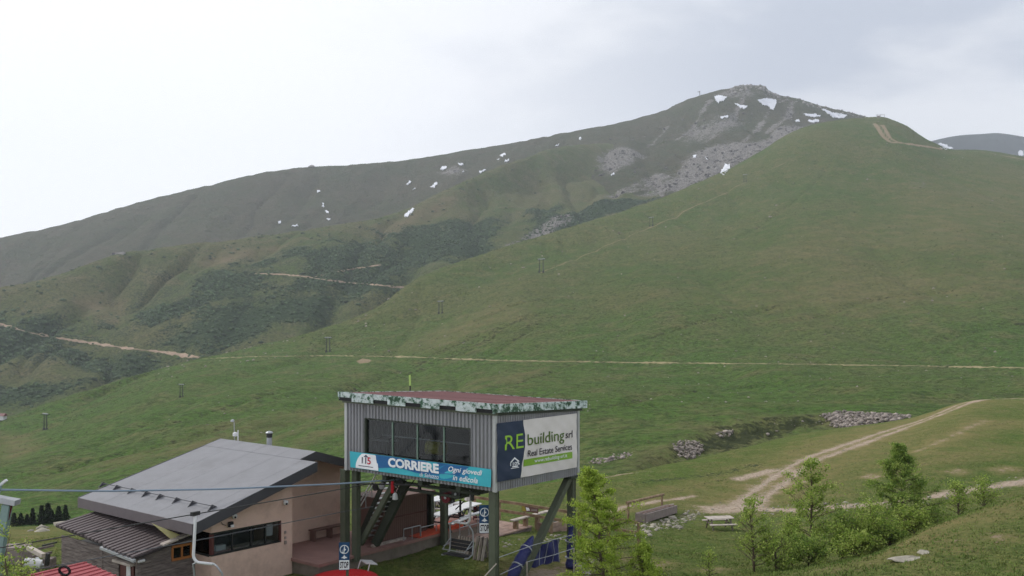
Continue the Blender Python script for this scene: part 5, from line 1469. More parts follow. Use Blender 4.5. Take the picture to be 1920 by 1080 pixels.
fen = thing('timber_fence', Lc(dA1, dB0, DZ), 'long timber rail fence along the far side of the deck', 'fence')
fb = [dB1 + 0.5 - i * 1.55 for i in range(8)]
ftop = lambda b: DZ + 1.0
for i, b in enumerate(fb):
    p = Lc(dA1 + 0.08, b, 0)
    zlow = (DZ if b > dB0 else gz(p) - 0.05 - SA * dA1 - SB * b)
    lbox(MB(), dA1 + 0.02, dA1 + 0.14, b - 0.06, b + 0.06, zlow, ftop(b) - 0.02).build('post', M['rail_wood'], fen)
    if i < len(fb) - 1:
        for h in (1.0, 0.52):
            z0, z1 = DZ + h, DZ + h
            MB().bar(Lc(dA1 - 0.02, b + 0.02, z0 + random.uniform(-.02, .02)), Lc(dA1 - 0.02, fb[i + 1] + 0.03, z1 + random.uniform(-.02, .02)), 0.05, 0.14).build('rail', M['rail_wood'], fen)
# painted board on the fence
mpb = quad_map(fq(978, 948, dA1 - 0.12), fq(1009, 953, dA1 - 0.12), fq(978, 958, dA1 - 0.12), fq(1009, 963, dA1 - 0.12), -D2)
sb = thing('fence_board', mpb(0.5, 0, 0), 'small colourful painted board fixed to the deck fence', 'sign')
MB().hexa([mpb(0, 0, -0.02), mpb(1, 0, -0.02), mpb(1, 0, 0), mpb(0, 0, 0), mpb(0, 1, -0.02), mpb(1, 1, -0.02), mpb(1, 1, 0), mpb(0, 1, 0)]).build('panel', M['brown_sheet'], sb)
patch('yellow_field', [(0.02, 0.05), (0.28, 0.05), (0.2, 0.95), (0.02, 0.95)], mpb, 'yellow_paint', sb, 0.006)
patch('white_field', [(0.30, 0.2), (0.5, 0.3), (0.45, 0.8), (0.26, 0.8)], mpb, 'ink_white', sb, 0.006)
patch('pale_field', [(0.58, 0.3), (0.95, 0.4), (0.93, 0.75), (0.6, 0.6)], mpb, 'stone_grey', sb, 0.006)
# bench along the near edge of the deck
db = thing('deck_bench', Lc(dA1 - 1.2, dB0 + 0.2, DZ), 'plank bench along the near edge of the timber deck', 'bench')
a0 = FZ(970, 978, DZ + 0.45)[0]
lbox(MB(), a0, dA1 + 2.6, dB0 + 0.12, dB0 + 0.38, DZ + 0.42, DZ + 0.48).build('seat', M['pale_wood'], db)
for a in (a0 + 0.25, (a0 + dA1) / 2 + 0.4, dA1 + 0.8, dA1 + 2.2):
    lbox(MB(), a, a + 0.2, dB0 + 0.15, dB0 + 0.35, DZ - (0.0 if a < dA1 else 1.0), DZ + 0.42).build('leg', M['rail_wood'], db)
# low brick-coloured planter beyond
pa = FZ(1030, 1000, DZ - 0.3)
pl = thing('timber_planter', Lc(pa[0], pa[1], DZ - 0.4), 'low reddish timber planter right of the deck below the fence', 'planter')
for k in range(3):
    lbox(MB(), pa[0], pa[0] + 1.9, pa[1], pa[1] + 0.06, DZ - 0.55 + 0.24 * k, DZ - 0.33 + 0.24 * k).build('plank', M['deck_wood'], pl)
    lbox(MB(), pa[0] - 0.06, pa[0], pa[1], pa[1] + 0.7, DZ - 0.55 + 0.24 * k, DZ - 0.33 + 0.24 * k).build('plank', M['deck_wood'], pl)
lbox(MB(), pa[0], pa[0] + 1.9, pa[1] + 0.06, pa[1] + 0.7, DZ - 0.6, DZ + 0.08).build('soil', M['dark_green'], pl)

# ------------------------------------------------------------------ weathered timber shed left of the hut
SBb = bS_                                             # its gable wall meets the hut here
aS = FB(258, 1050, SBb)[0]
ev_b = SBb - 0.2
ea, ez = FB(256, 1044, ev_b)
ub, uz = FB(340, 1011, ev_b)
sl = (uz - ez) / (ub - ea)
sz = lambda a: ez + sl * (a - ea)
farb = FA(103, 984, ea)[0]
ezf = FA(103, 984, ea)[1]
aTop = aF + 0.9
zgS = gz(Lc(aS, SBb, 0)) - 0.2
shed = thing('timber_shed', (Lc(aS, SBb + 2, 0).x, Lc(aS, SBb + 2, 0).y, gz(Lc(aS, SBb + 2, 0))), 'weathered plank shed with a ribbed brown metal roof left of the hut', 'shed')
szz = lambda a, b: sz(a) + (ezf - ez) * (b - ev_b) / (farb - ev_b)
def sslab(a0, a1, b0, b1, t0, t1):
    return MB().hexa([Lc(a0, b0, szz(a0, b0) - t1), Lc(a1, b0, szz(a1, b0) - t1), Lc(a1, b1, szz(a1, b1) - t1), Lc(a0, b1, szz(a0, b1) - t1),
                      Lc(a0, b0, szz(a0, b0) - t0), Lc(a1, b0, szz(a1, b0) - t0), Lc(a1, b1, szz(a1, b1) - t0), Lc(a0, b1, szz(a0, b1) - t0)])
sroof = sslab(ea + 0.03, aTop, ev_b, farb, 0.03, 0.09).build('roof', M['rib_valley'], shed)
nr = 22
for k in range(nr):
    b = ev_b + (farb - ev_b) * (k + 0.5) / nr; w = (farb - ev_b) / nr
    jog = -0.12 if k < 8 else 0.0
    sslab(ea + jog + random.uniform(-0.02, 0.02), aTop - 0.05, b - w * 0.26, b + w * 0.26, -0.035, 0.029).build('roof_rib', M['rib_brown'], sroof)
sslab(ea - 0.14, ea - 0.05, ev_b - 0.05, ev_b + (farb - ev_b) * 0.38, 0.05, 0.13).build('gutter', M['galvanised'], sroof)
for k in range(3):                                    # pale boards weighing the verge
    a0 = ea + 0.9 + 0.62 * k
    sslab(a0, a0 + 0.55, ev_b - 0.08 + 0.03 * k, ev_b + 0.12 + 0.03 * k, -0.09, -0.036).build('verge_board', M['pale_wood'], sroof)
# cream panel between the two roofs
cp0 = FB(285, 981, ev_b + 0.15); cp1 = FB(342, 1005, ev_b + 0.15); cp2 = FB(322, 1012, ev_b + 0.15)
MB().prism([Lc(cp0[0], ev_b + 0.15, cp0[1]), Lc(cp2[0], ev_b + 0.15, cp2[1]), Lc(cp1[0], ev_b + 0.15, cp1[1])], D1 * 0.03).build('gable_panel', M['cream_panel'], shed)
# plank walls
zt_ = lambda a: szz(a, SBb) - 0.10
npl = 16
ztop = sz(aS) - 0.1
ph = (sz(aJ) - 0.1 - zgS) / npl
sw0, sw1 = FB(322, 1030, SBb)[0], FB(359, 1030, SBb)[0]
swz0, swz1 = FB(340, 1046, SBb)[1], FB(340, 1023, SBb)[1]
for k in range(npl):
    z0, z1 = zgS + ph * k, zgS + ph * (k + 1) - 0.012
    a0 = aS
    if z1 > zt_(aS):                                   # trimmed under the slope
        if z1 > zt_(aJ): continue
        a0 = aS + (z1 - zt_(aS)) / max(0.02, sl)
    spans = [(a0, aJ - 0.01)]
    if z1 > swz0 and z0 < swz1: spans = [(a0, sw0 - 0.02), (sw1 + 0.02, aJ - 0.01)]
    for s0, s1 in spans:
        if s1 - s0 > 0.08:
            o_ = random.uniform(0, 0.012)
            lbox(MB(), s0, s1, SBb - o_, SBb + 0.04, z0, z1).build('plank', M['old_wood'], shed)
npl2 = 12
ph = (sz(aS) - 0.08 - zgS) / npl2
bmid = SBb + (farb - SBb) * 0.42
for k in range(npl2):
    z0, z1 = zgS + ph * k, zgS + ph * (k + 1) - 0.012
    for b0, b1 in ((SBb + 0.05, bmid), (bmid + 0.05, farb - 0.12)):
        o_ = random.uniform(0, 0.012)
        if b0 < bmid - 0.1:                            # door gap near the corner
            b0 = SBb + 1.05 if z0 < ztop - 0.32 else b0
        lbox(MB(), aS - o_, aS + 0.04, b0, b1, z0, z1).build('plank', M['old_wood'], shed)
lbox(MB(), aS - 0.02, aS + 0.1, bmid + 0.003, bmid + 0.047, zgS, sz(aS) - 0.1).build('corner_post', M['old_wood'], shed)
lbox(MB(), aS - 0.05, aS + 0.09, SBb - 0.05, SBb + 0.048, zgS, sz(aS) - 0.09).build('corner_post', M['old_wood'], shed)
dr = lbox(MB(), aS + 0.02, aS + 0.06, SBb + 0.25, SBb + 1.0, zgS, ztop - 0.32).build('door', M['window_frame_red'], shed)
lbox(MB(), aS + 0.0, aS + 0.015, SBb + 0.4, SBb + 0.62, ztop - 0.95, ztop - 0.36).build('notice', M['white_paint'], dr)
lbox(MB(), aS - 0.2, aS - 0.02, SBb + 0.1, SBb + 1.1, ztop - 0.30, ztop - 0.22).build('door_hood', M['pale_wood'], dr)
lbox(MB(), aS + 0.3, aJ - 0.02, SBb + 0.06, farb - 0.2, zgS, sz(aS) - 0.35).build('inner_lining', M['dark_steel'], shed)
swf = MB()
for (x0, x1, y0, y1) in ((sw0, sw1, swz0 - 0.05, swz0 + 0.03), (sw0, sw1, swz1 - 0.03, swz1 + 0.05), (sw0 - 0.02, sw0 + 0.05, swz0 + 0.03, swz1 - 0.03), (sw1 - 0.05, sw1 + 0.02, swz0 + 0.03, swz1 - 0.03), ((sw0 + sw1) / 2 - 0.03, (sw0 + sw1) / 2 + 0.03, swz0 + 0.03, swz1 - 0.03)):
    lbox(swf, x0, x1, SBb - 0.03, SBb + 0.03, y0, y1)
swf = swf.build('window', M['orange_wood'], shed)
for x0, x1 in ((sw0 + 0.05, (sw0 + sw1) / 2 - 0.03), ((sw0 + sw1) / 2 + 0.03, sw1 - 0.05)):
    lbox(MB(), x0, x1, SBb + 0.0, SBb + 0.008, swz0 + 0.03, swz1 - 0.03).build('pane', M['glass'], swf)
a, z = FB(266, 1052, SBb - 0.1)
tag(MB().lathe(Lc(a, SBb - 0.08, z), [(0.04, -0.12), (0.05, -0.1), (0.05, 0.1), (0.02, 0.12)], 10, D2).build('bullet_camera', M['white_paint'], loc=Lc(a, SBb, z)), 'small white camera tube on the corner post of the plank shed', 'camera')

# ------------------------------------------------------------------ red roofed booth, low at the left edge
rb0 = world_pt(160, 1054, 22.5); ru = D2 * -1; 
zr_ = rb0.z
q0, q1, q2, q3 = world_pt(158, 1053, 23.0), world_pt(222, 1081, 22.0), world_pt(110, 1120, 20.5), world_pt(20, 1085, 21.5)
bo = thing('red_roofed_booth', (q3.x, q3.y, gz(q3)), 'booth with a faded red sheet roof at the lower left', 'booth')
MB().hexa([q3 - UP * .06, q2 - UP * .06, q1 - UP * .06, q0 - UP * .06, q3, q2, q1, q0]).build('roof', M['red_sheet'], bo)
for k in range(7):
    t = (k + 0.5) / 7
    s, e = q3.lerp(q2, t), q0.lerp(q1, t)
    MB().bar(s + UP * 0.012, e + UP * 0.012, 0.05, 0.035).build('roof_rib', M['red_sheet'], bo)
cen = (q0 + q1 + q2 + q3) / 4
ins = [q.lerp(cen, 0.08) for q in (q3, q2, q1, q0)]
MB().hexa([Vector((v.x, v.y, gz(v) - 0.1)) for v in ins] + [Vector((v.x, v.y, v.z - 0.07)) for v in ins]).build('wall', M['old_wood'], bo)
hq = world_pt(121, 1070, 21.8)
tyre = MB()
ring = [hq + (Vector((1, 0, 0)) * math.cos(t) + Vector((0, -0.35, 0.93)) * math.sin(t)) * 0.14 for t in np.linspace(0, 2 * math.pi, 17)]
tyre.tube(ring, 0.035, 8, cap=False)
tag(tyre.build('pulley_ring', M['black_rubber'], loc=hq), 'black rubber pulley ring over the red booth roof', 'pulley')
# timber and pipes stacked left of the shed
for (p0, p1, Y0, Y1, w, mt_, nm, lab, cat) in (
    ((53, 1027), (82, 1042), 33, 32, 0.16, 'pale_wood', 'timber_beam', 'thick pale beam sloping down left of the plank shed', 'beam'),
    ((60, 1044), (96, 1036), 33.5, 34.5, 0.10, 'old_wood', 'timber_beam', 'grey beam lying across the pile left of the plank shed', 'beam'),
    ((65, 1031), (100, 1023), 34, 35.5, 0.09, 'old_wood', 'timber_beam', 'upper grey beam of the pile left of the plank shed', 'beam'),
    ((80, 1023), (106, 1017), 35, 36.5, 0.07, 'dark_steel', 'steel_bar', 'dark steel bar on top of the beams left of the plank shed', 'bar'),
    ((69, 1047), (80, 1062), 31, 30.5, 0.10, 'galvanised', 'timber_beam', 'short upright plank leaning on the beam pile', 'beam'),
    ((88, 1060), (90, 1038), 31, 31, 0.12, 'dark_steel', 'steel_bar', 'upright dark steel stub among the beams', 'bar')):
    a_, b_ = world_pt(*p0, Y0), world_pt(*p1, Y1)
    tag(MB().bar(a_, b_, w, w).build(nm, M[mt_], loc=a_), lab, cat, 'timber and steel stacked beside the shed')
c_ = world_pt(62, 1056, 30.5)
tag(MB().lathe(c_, [(0.15, -0.3), (0.17, -0.28), (0.17, 0.28), (0.12, 0.3)], 14, Vector((0.9, 0.3, -0.25))).build('barrel', M['white_paint'], loc=c_), 'white barrel lying below the beam pile', 'barrel')
ped = world_pt(75, 1062, 31.5)
tb_ = MB().add([], [])
for k, (x, y, Y) in enumerate(((92, 1046, 34), (60, 1052, 33))):
    p = world_pt(x, y, Y)
    tag(MB().hexa([Vector((p.x + dx, p.y + dy, zz)) for zz in (gz(p) - 0.1, p.z) for dx, dy in ((-.2, -.2), (.2, -.2), (.2, .2), (-.2, .2))]).build('trestle_block', M['old_wood'], loc=p),
        ('wooden block carrying the right end of the beam pile', 'wooden block carrying the left end of the beam pile')[k], 'block', 'blocks under the beam pile')
p = world_pt(28, 1042, 36)
tag(MB().box(p, 1.1, 0.8, 0.9).build('rubble_crate', M['stone_grey'], loc=p), 'pale rubble filled crate behind the bush at the left edge', 'crate')

# ------------------------------------------------------------------ lift tower at the left edge and the ropes
TY = 24.0
t0 = world_pt(14, 946, TY); tb0 = world_pt(-28, 1210, TY); tb0.z = gz(tb0) - 0.2
tow = thing('lift_tower', (tb0.x, tb0.y, tb0.z + 0.2), 'pale green steel lift tower cut by the left edge', 'lift tower')
MB().bar(tb0, t0, 0.2, 0.22).build('shaft', M['teal_steel'], tow)
MB().bar(world_pt(-75, 922, TY), world_pt(33, 942, TY), 0.3, 0.16).build('crossarm', M['galvanised'], tow)
MB().bar(world_pt(-70, 912, TY - 0.2), world_pt(2, 914, TY - 0.2), 0.06, 0.1).build('rope_guide', M['teal_steel'], tow)
MB().bar(world_pt(0, 910, TY), world_pt(12, 900, TY), 0.1, 0.07).build('lamp', M['white_paint'], tow)
MB().bar(world_pt(1, 912, TY), world_pt(-2, 925, TY), 0.05, 0.05).build('bracket', M['teal_steel'], tow)
MB().bar(world_pt(22, 947, TY), world_pt(10, 995, TY), 0.04, 0.04).build('ladder_rail', M['dark_red'], tow)

def rope(pts, r, mat, label):
    P = [world_pt(*p) for p in pts]
    xs = np.linspace(0, len(P) - 1, 24)
    Q = [P[int(min(x, len(P) - 1.001))].lerp(P[int(min(x, len(P) - 1.001)) + 1], x - int(min(x, len(P) - 1.001))) for x in xs]
    tag(MB().tube(Q, r, 6).build('cable', M[mat], loc=P[0]), label, 'cable', 'lift ropes left of the station')
plain('rope_blue', lin(126, 142, 158), 0.5, var=0.05)
plain('rope_dark', lin(62, 62, 62), 0.6, var=0.05)
plain('rope_grey', lin(86, 88, 92), 0.6, var=0.05)
rope([(-20, 918, 24), (200, 921, 25.8), (420, 917, 27.6), (640, 907, 29.4), (772, 897, 30.5)], 0.032, 'rope_blue', 'thick blue grey lift rope crossing the hut roof to the station')
rope([(-60, 1037, 21.0), (100, 1010, 22.2), (365, 964, 24.6), (520, 938, 27.2), (640, 917, 29.0), (700, 906, 30.4)], 0.018, 'rope_dark', 'dark lift rope that carries the white chair hanger')
rope([(-20, 1083, 21.5), (109, 1060, 22.5), (371, 1013, 24.9), (651, 958, 29.2), (700, 950, 30)], 0.013, 'rope_grey', 'lowest thin wire crossing the hut window to the station')

# ------------------------------------------------------------------ chairs of the lift
def lift_chair(grip, wdir, label, fdir, matt='white_paint'):
    t = thing('lift_chair', grip - UP * 2.95, label, 'lift chair', 'chairs hanging on the lift rope')
    w, f = wdir.normalized(), fdir.normalized()
    g = grip
    MB().box(g, 0.26, 0.1, 0.12, f, w, UP).build('grip', M['dark_steel'], t)
    hg = [g + UP * 0.02, g - UP * 0.3, g - UP * 1.25 + f * 0.06]
    for k in range(1, 7):
        an = math.pi / 2 * k / 6
        hg.append(g - UP * (1.25 + 0.22 * math.sin(an)) + f * 0.06 + w * 0.22 * (1 - math.cos(an)))
    hg.append(g - UP * 1.47 + f * 0.06 + w * 0.72)
    MB().tube(hg, 0.045, 10).build('hanger', M[matt], t, smooth=True)
    c = g - UP * 1.47 + w * 0.45 + f * 0.06
    for s in (-0.52, 0.52):
        e = c + w * s * 0.62
        pts = [e, c + w * s * 0.85 - UP * 0.06 + f * 0.02, c + w * s - UP * 0.28 - f * 0.08, c + w * s - UP * 0.75 - f * 0.12, c + w * s - UP * 1.12 - f * 0.05, c + w * s - UP * 1.2 + f * 0.22, c + w * s - UP * 1.16 + f * 0.42]
        MB().tube(pts, 0.028, 8).build('side_frame', M['galvanised'], t, smooth=True)
        MB().tube([c + w * s - UP * 0.8 - f * 0.12, c + w * s - UP * 0.86 + f * 0.3], 0.02, 6).build('armrest', M['galvanised'], t)
    MB().tube([c - w * 0.34, c + w * 0.34], 0.03, 8).build('crossbar', M['galvanised'], t)
    for k in range(4):
        MB().box(c - UP * (1.16 - 0.012 * k) + f * (-0.02 + 0.125 * k), 1.0, 0.11, 0.035, w, f, UP).build('seat_slat', M['dark_steel'], t)
    for k in range(3):
        MB().box(c - UP * (0.72 + 0.13 * k) - f * (0.13 - 0.01 * k), 1.0, 0.03, 0.11, w, f, UP).build('back_slat', M['dark_steel'], t)
    MB().tube([c - w * 0.5 - UP * 0.62 - f * 0.1, c - w * 0.5 - UP * 0.95 + f * 0.4, c + w * 0.5 - UP * 0.95 + f * 0.4, c + w * 0.5 - UP * 0.62 - f * 0.1], 0.018, 6).build('safety_bar', M['galvanised'], t)
lift_chair(world_pt(883, 907, 29.3), D1, 'empty lift chair hanging under the station cabin', -D2)
lift_chair(world_pt(366, 963, 24.5), -D1 * 0.8 + D2 * 0.2, 'lift chair with a white hanger tube in front of the hut wall', -D2)

railing(FB(862, 995, 6.5)[0], FB(912, 985, 6.5)[0], 6.5, DZ + 0.1, 0.9, 4, 'tube railing behind the hanging lift chair', 1)
# ------------------------------------------------------------------ safety signs
def stop_sign(pxc, py0, py1, Y, yaw, label, par_post):
    top = world_pt(pxc, py0, Y); bot = world_pt(pxc, py1, Y)
    u = Vector((math.cos(yaw), math.sin(yaw), 0)); nrm = Vector((math.sin(yaw), -math.cos(yaw), 0))
    wd = 0.36
    t = thing('stop_sign', (top.x, top.y, gz(top) if par_post else bot.z), label, 'sign', 'blue boarding signs with the word STOP')
    mp = quad_map(top - u * wd / 2, top + u * wd / 2, bot - u * wd / 2, bot + u * wd / 2, nrm)
    MB().hexa([mp(0, 0, -0.015), mp(1, 0, -0.015), mp(1, 0, 0), mp(0, 0, 0), mp(0, 1, -0.015), mp(1, 1, -0.015), mp(1, 1, 0), mp(0, 1, 0)]).build('board', M['ink_sign'], t)
    asp = wd / (top.z - bot.z)
    ring = [(0.5 + 0.43 * math.cos(k * math.pi / 16), 0.745 + 0.43 * asp * math.sin(k * math.pi / 16)) for k in range(33)]
    rin = [(0.5 + 0.36 * math.cos(k * math.pi / 16), 0.745 + 0.36 * asp * math.sin(k * math.pi / 16)) for k in range(33)]
    MB().add([mp(s, v, 0.004) for s, v in ring + rin], [(i, i + 1, 33 + i + 1, 33 + i) for i in range(32)]).build('ring', M['ink_white'], t)
    patch('figure', [(0.42, 0.58), (0.50, 0.58), (0.54, 0.70), (0.66, 0.72), (0.66, 0.76), (0.55, 0.77), (0.57, 0.86), (0.50, 0.87), (0.44, 0.74)], mp, 'ink_white', t, 0.004)
    patch('figure_seat', [(0.30, 0.62), (0.40, 0.62), (0.42, 0.655), (0.33, 0.655), (0.33, 0.74), (0.30, 0.74)], mp, 'ink_white', t, 0.004)
    patch('arrow', [(0.2, 0.44), (0.42, 0.5), (0.5, 0.56), (0.58, 0.5), (0.8, 0.44), (0.62, 0.43), (0.5, 0.4), (0.38, 0.43)], mp, 'ink_white', t, 0.004)
    patch('white_panel', [(0.03, 0.02), (0.97, 0.02), (0.97, 0.36), (0.03, 0.36)], mp, 'ink_white', t, 0.004)
    letter('lettering', 'STOP', mp, (0.1, 0.9, 0.07, 0.31), 'ink_dark', t, 0.008, 0.03)
    if par_post:
        q = top - nrm * 0.06 + u * 0.1
        MB().tube([(q.x, q.y, gz(q) - 0.1), (q.x, q.y, top.z - 0.1)], 0.05, 8).build('post', M['post_green'], t)
    else:
        MB().bar(top - UP * 0.3 - nrm * 0.03, top - UP * 0.3 - nrm * 0.03 + u * 0.38, 0.03, 0.04).build('bracket', M['dark_steel'], t)
        MB().bar(top - UP * 0.75 - nrm * 0.03, top - UP * 0.75 - nrm * 0.03 + u * 0.38, 0.03, 0.04).build('bracket', M['dark_steel'], t)
stop_sign(645.5, 1017, 1069, 27.6, 0.12, 'blue and white STOP sign on a green post before the red round cover', True)
stop_sign(908.5, 947, 1000, 27.5, 0.05, 'blue and white STOP sign fixed to the near corner post of the station', False)

# ------------------------------------------------------------------ odds and ends on the grass
rc = world_pt(645, 1082, 28.4); rc.z = gz(rc)
cov = thing('round_cover', rc, 'round bright red cover lying on the grass at the terrace corner', 'cover')
MB().lathe(rc, [(1.22, 0.0), (1.24, 0.12), (1.2, 0.22), (0.9, 0.30), (0.4, 0.34), (0.01, 0.35)], 32).build('cloth', M['red_cloth'], cov, smooth=True)
MB().lathe(rc, [(1.18, -0.2), (1.32, -0.1), (1.34, 0.06), (1.27, 0.14)], 32).build('rim', M['concrete'], cov)
wt_ = world_pt(688, 1058, 30.0)
fz_ = gz(wt_)
wtab = thing('folding_table', (wt_.x, wt_.y, fz_), 'tipped white folding table on the grass beside the red cover', 'table')
c0_, c1_, c2_, c3_ = world_pt(675, 1049, 30), world_pt(697, 1050, 30.2), world_pt(708, 1058, 29.6), world_pt(686, 1056, 29.2)
MB().hexa([c3_ - UP * .03, c2_ - UP * .03, c1_ - UP * .03, c0_ - UP * .03, c3_, c2_, c1_, c0_]).build('top', M['white_paint'], wtab)
for (x0, y0, x1, y1, Y) in ((676, 1050, 666, 1058, 29.6), (694, 1052, 686, 1063, 29.2)):
    p0 = world_pt(x0, y0 + 1, Y); p1 = world_pt(x1, y1, Y); p1.z = gz(p1)
    MB().tube([p0, p1], 0.02, 6).build('leg', M['white_paint'], wtab)
for k, (xa, xb, ya, yb, Y, lab) in enumerate(((857, 884, 1004, 1024, 33.5, 'tent shaped rack of weathered boards behind the hanging chair'), (890, 915, 1005, 1021, 33.0, 'small tent shaped board rack near the station corner post'))):
    p0, p1 = world_pt(xa + 3, yb, Y), world_pt(xb, yb + 1, Y - 0.4)
    g0 = max(gz(p0), gz(p1)); 
    t = thing('board_rack', (p0.x, p0.y, g0), lab, 'rack', 'board racks on the grass below the deck')
    d = (p1 - p0); d.z = 0; L_ = d.length; d.normalize(); nn = Vector((d.y, -d.x, 0))
    h_ = (yb - ya) / FPX * Y + (p0.z - g0)
    nbd = 5 if k == 0 else 3
    for i in range(nbd):
        c = Vector((p0.x, p0.y, g0)) + d * (L_ * (i + 0.5) / nbd)
        for s in (-1, 1):
            MB().bar(c + nn * 0.25 * s, c + UP * h_ + nn * 0.02 * s, L_ / nbd * 0.8, 0.025, d).build('board', M['pale_wood'] if s > 0 else M['old_wood'], t)

# blue crash padding round the right-hand supports
pads = []
p0 = Lc(*[FB(999, 1006, -0.15)[0], -0.15, FB(999, 1006, -0.15)[1]]); p1 = Lc(FB(957, 1086, -0.15)[0], -0.15, FB(957, 1086, -0.15)[1])
dirp = (p1 - p0)
pts = [p0 + dirp * t for t in np.linspace(0, 1, 15)]
pd = thing('brace_pad', p1, 'blue crash pad tied along the diagonal brace', 'crash pad', 'blue crash pads round the station supports')
MB().tube(pts, [0.05 + 0.15 * min(1, 4 * t, 4 * (1 - t) + 0.6) * (1 + 0.12 * math.sin(t * 25)) for t in np.linspace(0, 1, 15)], 10).build('mattress', M['blue_pad'], pd, smooth=True)
for t in (0.3, 0.7):
    c = p0 + dirp * t
    MB().tube([c + dirp.normalized() * s for s in (-0.02, 0.02)], 0.225, 12).build('strap', M['galvanised'], pd)
ra, rbz = WA - 0.42, 0.1
z_hi, z_lo = FB(1058, 986, rbz)[1], FB(1058, 1070, rbz)[1]
pd = thing('post_pad', Lc(ra, rbz, z_lo), 'blue crash pad tied upright against the right rear post', 'crash pad', 'blue crash pads round the station supports')
MB().tube([Lc(ra + 0.03 * math.sin(9 * t), rbz, z_lo + (z_hi - z_lo) * t) for t in np.linspace(0, 1, 14)], [0.2 * (0.75 + 0.25 * math.sin(math.pi * min(1, t * 3 + 0.2))) * (1 + 0.14 * math.sin(t * 21)) * (1 if t < 0.75 else 0.7) for t in np.linspace(0, 1, 14)], 10).build('mattress', M['blue_pad'], pd, smooth=True)
for t in (0.25, 0.62):
    MB().tube([Lc(ra, rbz, z_lo + (z_hi - z_lo) * t - 0.02), Lc(ra, rbz, z_lo + (z_hi - z_lo) * t + 0.02)], 0.22, 12).build('strap', M['galvanised'], pd)
wr3 = lambda s, t: 0.05 * math.sin(9 * s + 4 * t) + 0.03 * math.sin(23 * s)
mp3 = quad_map(sq(1003, 1024, 0.12), sq(1050, 1010, 0.12), sq(996, 1064, 0.12), sq(1050, 1052, 0.12), -D1, wr3)
net = thing('blue_tarpaulin', mp3(0.5, 0, 0), 'sagging blue tarpaulin slung between the brace and the rear post', 'tarpaulin')
mp3s = lambda s, t, o: mp3(s, t - 0.04 * (1 - t) * math.sin(s * 14), o)
grid_patch('cloth', 0, 1, 0, 1, mp3s, 'blue_pad', net, 0.0, 30, 12)
for s in (0.2, 0.42, 0.66, 0.86):
    MB().tube([mp3(s, 1.03, 0.06), mp3(s + 0.02, 0.5, 0.07), mp3(s, 0.05, 0.06)], 0.012, 5).build('cord', M['galvanised'], net)
for (pts, lab) in (([(936, 1045), (1000, 1022), (1052, 1008), (1074, 1003)], 'upper grey rope strung across the blue tarpaulin'), ([(938, 1077), (990, 1053), (1040, 1040), (1076, 1028)], 'lower grey rope strung across the blue tarpaulin')):
    P = [Lc(FB(x, y, -0.32)[0], -0.32, FB(x, y, -0.32)[1]) for x, y in pts]
    tag(MB().tube(P, 0.014, 5).build('tie_rope', M['galvanised'], loc=P[0]), lab, 'rope', 'ropes below the station side')
for (x, y0, y1, lab) in ((988, 1053, 1085, 'pale wooden stake below the tarpaulin'), (1076, 1028, 1045, 'short pale stake beside the rear post')):
    a, z = FB(x, y0, -0.4); p = Lc(a, -0.4, z)
    tag(MB().tube([Vector((p.x, p.y, gz(p) - 0.1)), p], 0.03, 6).build('stake', M['pale_wood'], loc=p), lab, 'stake', 'stakes below the station side')
p0, p1 = world_pt(931, 1057, 26.3), world_pt(905, 1085, 26.0)
tag(MB().tube([p0, p1], 0.02, 6).build('bent_stick', M['pale_wood'], loc=p1), 'pale stick leaning on the near corner post', 'stick')

# ------------------------------------------------------------------ trough with its rail, picnic table on the meadow
p0, p1 = at(1178, 977, 'meadow'), at(1241, 958, 'meadow')
rl = thing('log_rail', (p0 + p1) / 2, 'log rail on two posts behind the wooden trough', 'rail')
h0 = (977 - 943) / FPX * p0.y; h1 = (958 - 930) / FPX * p1.y
dd = (p1 - p0); dd.z = 0; dd.normalize()
for p, h in ((p0, h0), (p1, h1)):
    MB().tube([p - UP * 0.1, p + UP * h], 0.075, 8).build('post', M['rail_wood'], rl)
MB().tube([p0 + UP * (h0 + 0.05) - dd * 0.25, p1 + UP * (h1 + 0.05) + dd * 0.35], 0.085, 10).build('rail', M['rail_wood'], rl)
nn = Vector((dd.y, -dd.x, 0))
tr = thing('water_trough', (p0 + p1) / 2 + nn * 0.7, 'long stone and timber drinking trough in front of the log rail', 'trough')
q0, q1 = p0 + nn * 0.7 + dd * 0.3, p1 + nn * 0.7 + dd * 0.05
for s in (-0.32, 0.32):
    MB().bar(q0 + nn * s + UP * 0.22, q1 + nn * s + UP * 0.22, 0.09, 0.5).build('side', M['stone_grey'], tr)
for q in (q0, q1):
    MB().box(q + UP * 0.22, 0.1, 0.546, 0.48, dd, nn, UP).build('end', M['stone_grey'], tr)
MB().bar(q0 + dd * 0.06 + UP * 0.33, q1 - dd * 0.06 + UP * 0.33, 0.54, 0.02).build('water', M['dark_steel'], tr)
for s in (-0.1, 0.12):
    MB().bar(q0 + nn * s + UP * 0.48, q1 + nn * s + UP * 0.48, 0.06, 0.03).build('slat', M['deck_wood'], tr)
MB().tube([p1 + UP * 0.3, p1 + dd * 2.4 + UP * 0.05 + nn * 0.1], 0.04, 6).build('feed_pipe', M['pale_wood'], tr)
mt_ = table_template('picnic_table', 'pale_wood', 'old_wood', 1.65)
p = at(1349, 993, 'meadow')
mt_.location = p; mt_.rotation_euler = (0, 0, 0.12)
tag(mt_, 'grey wooden picnic table alone on the meadow', 'table')

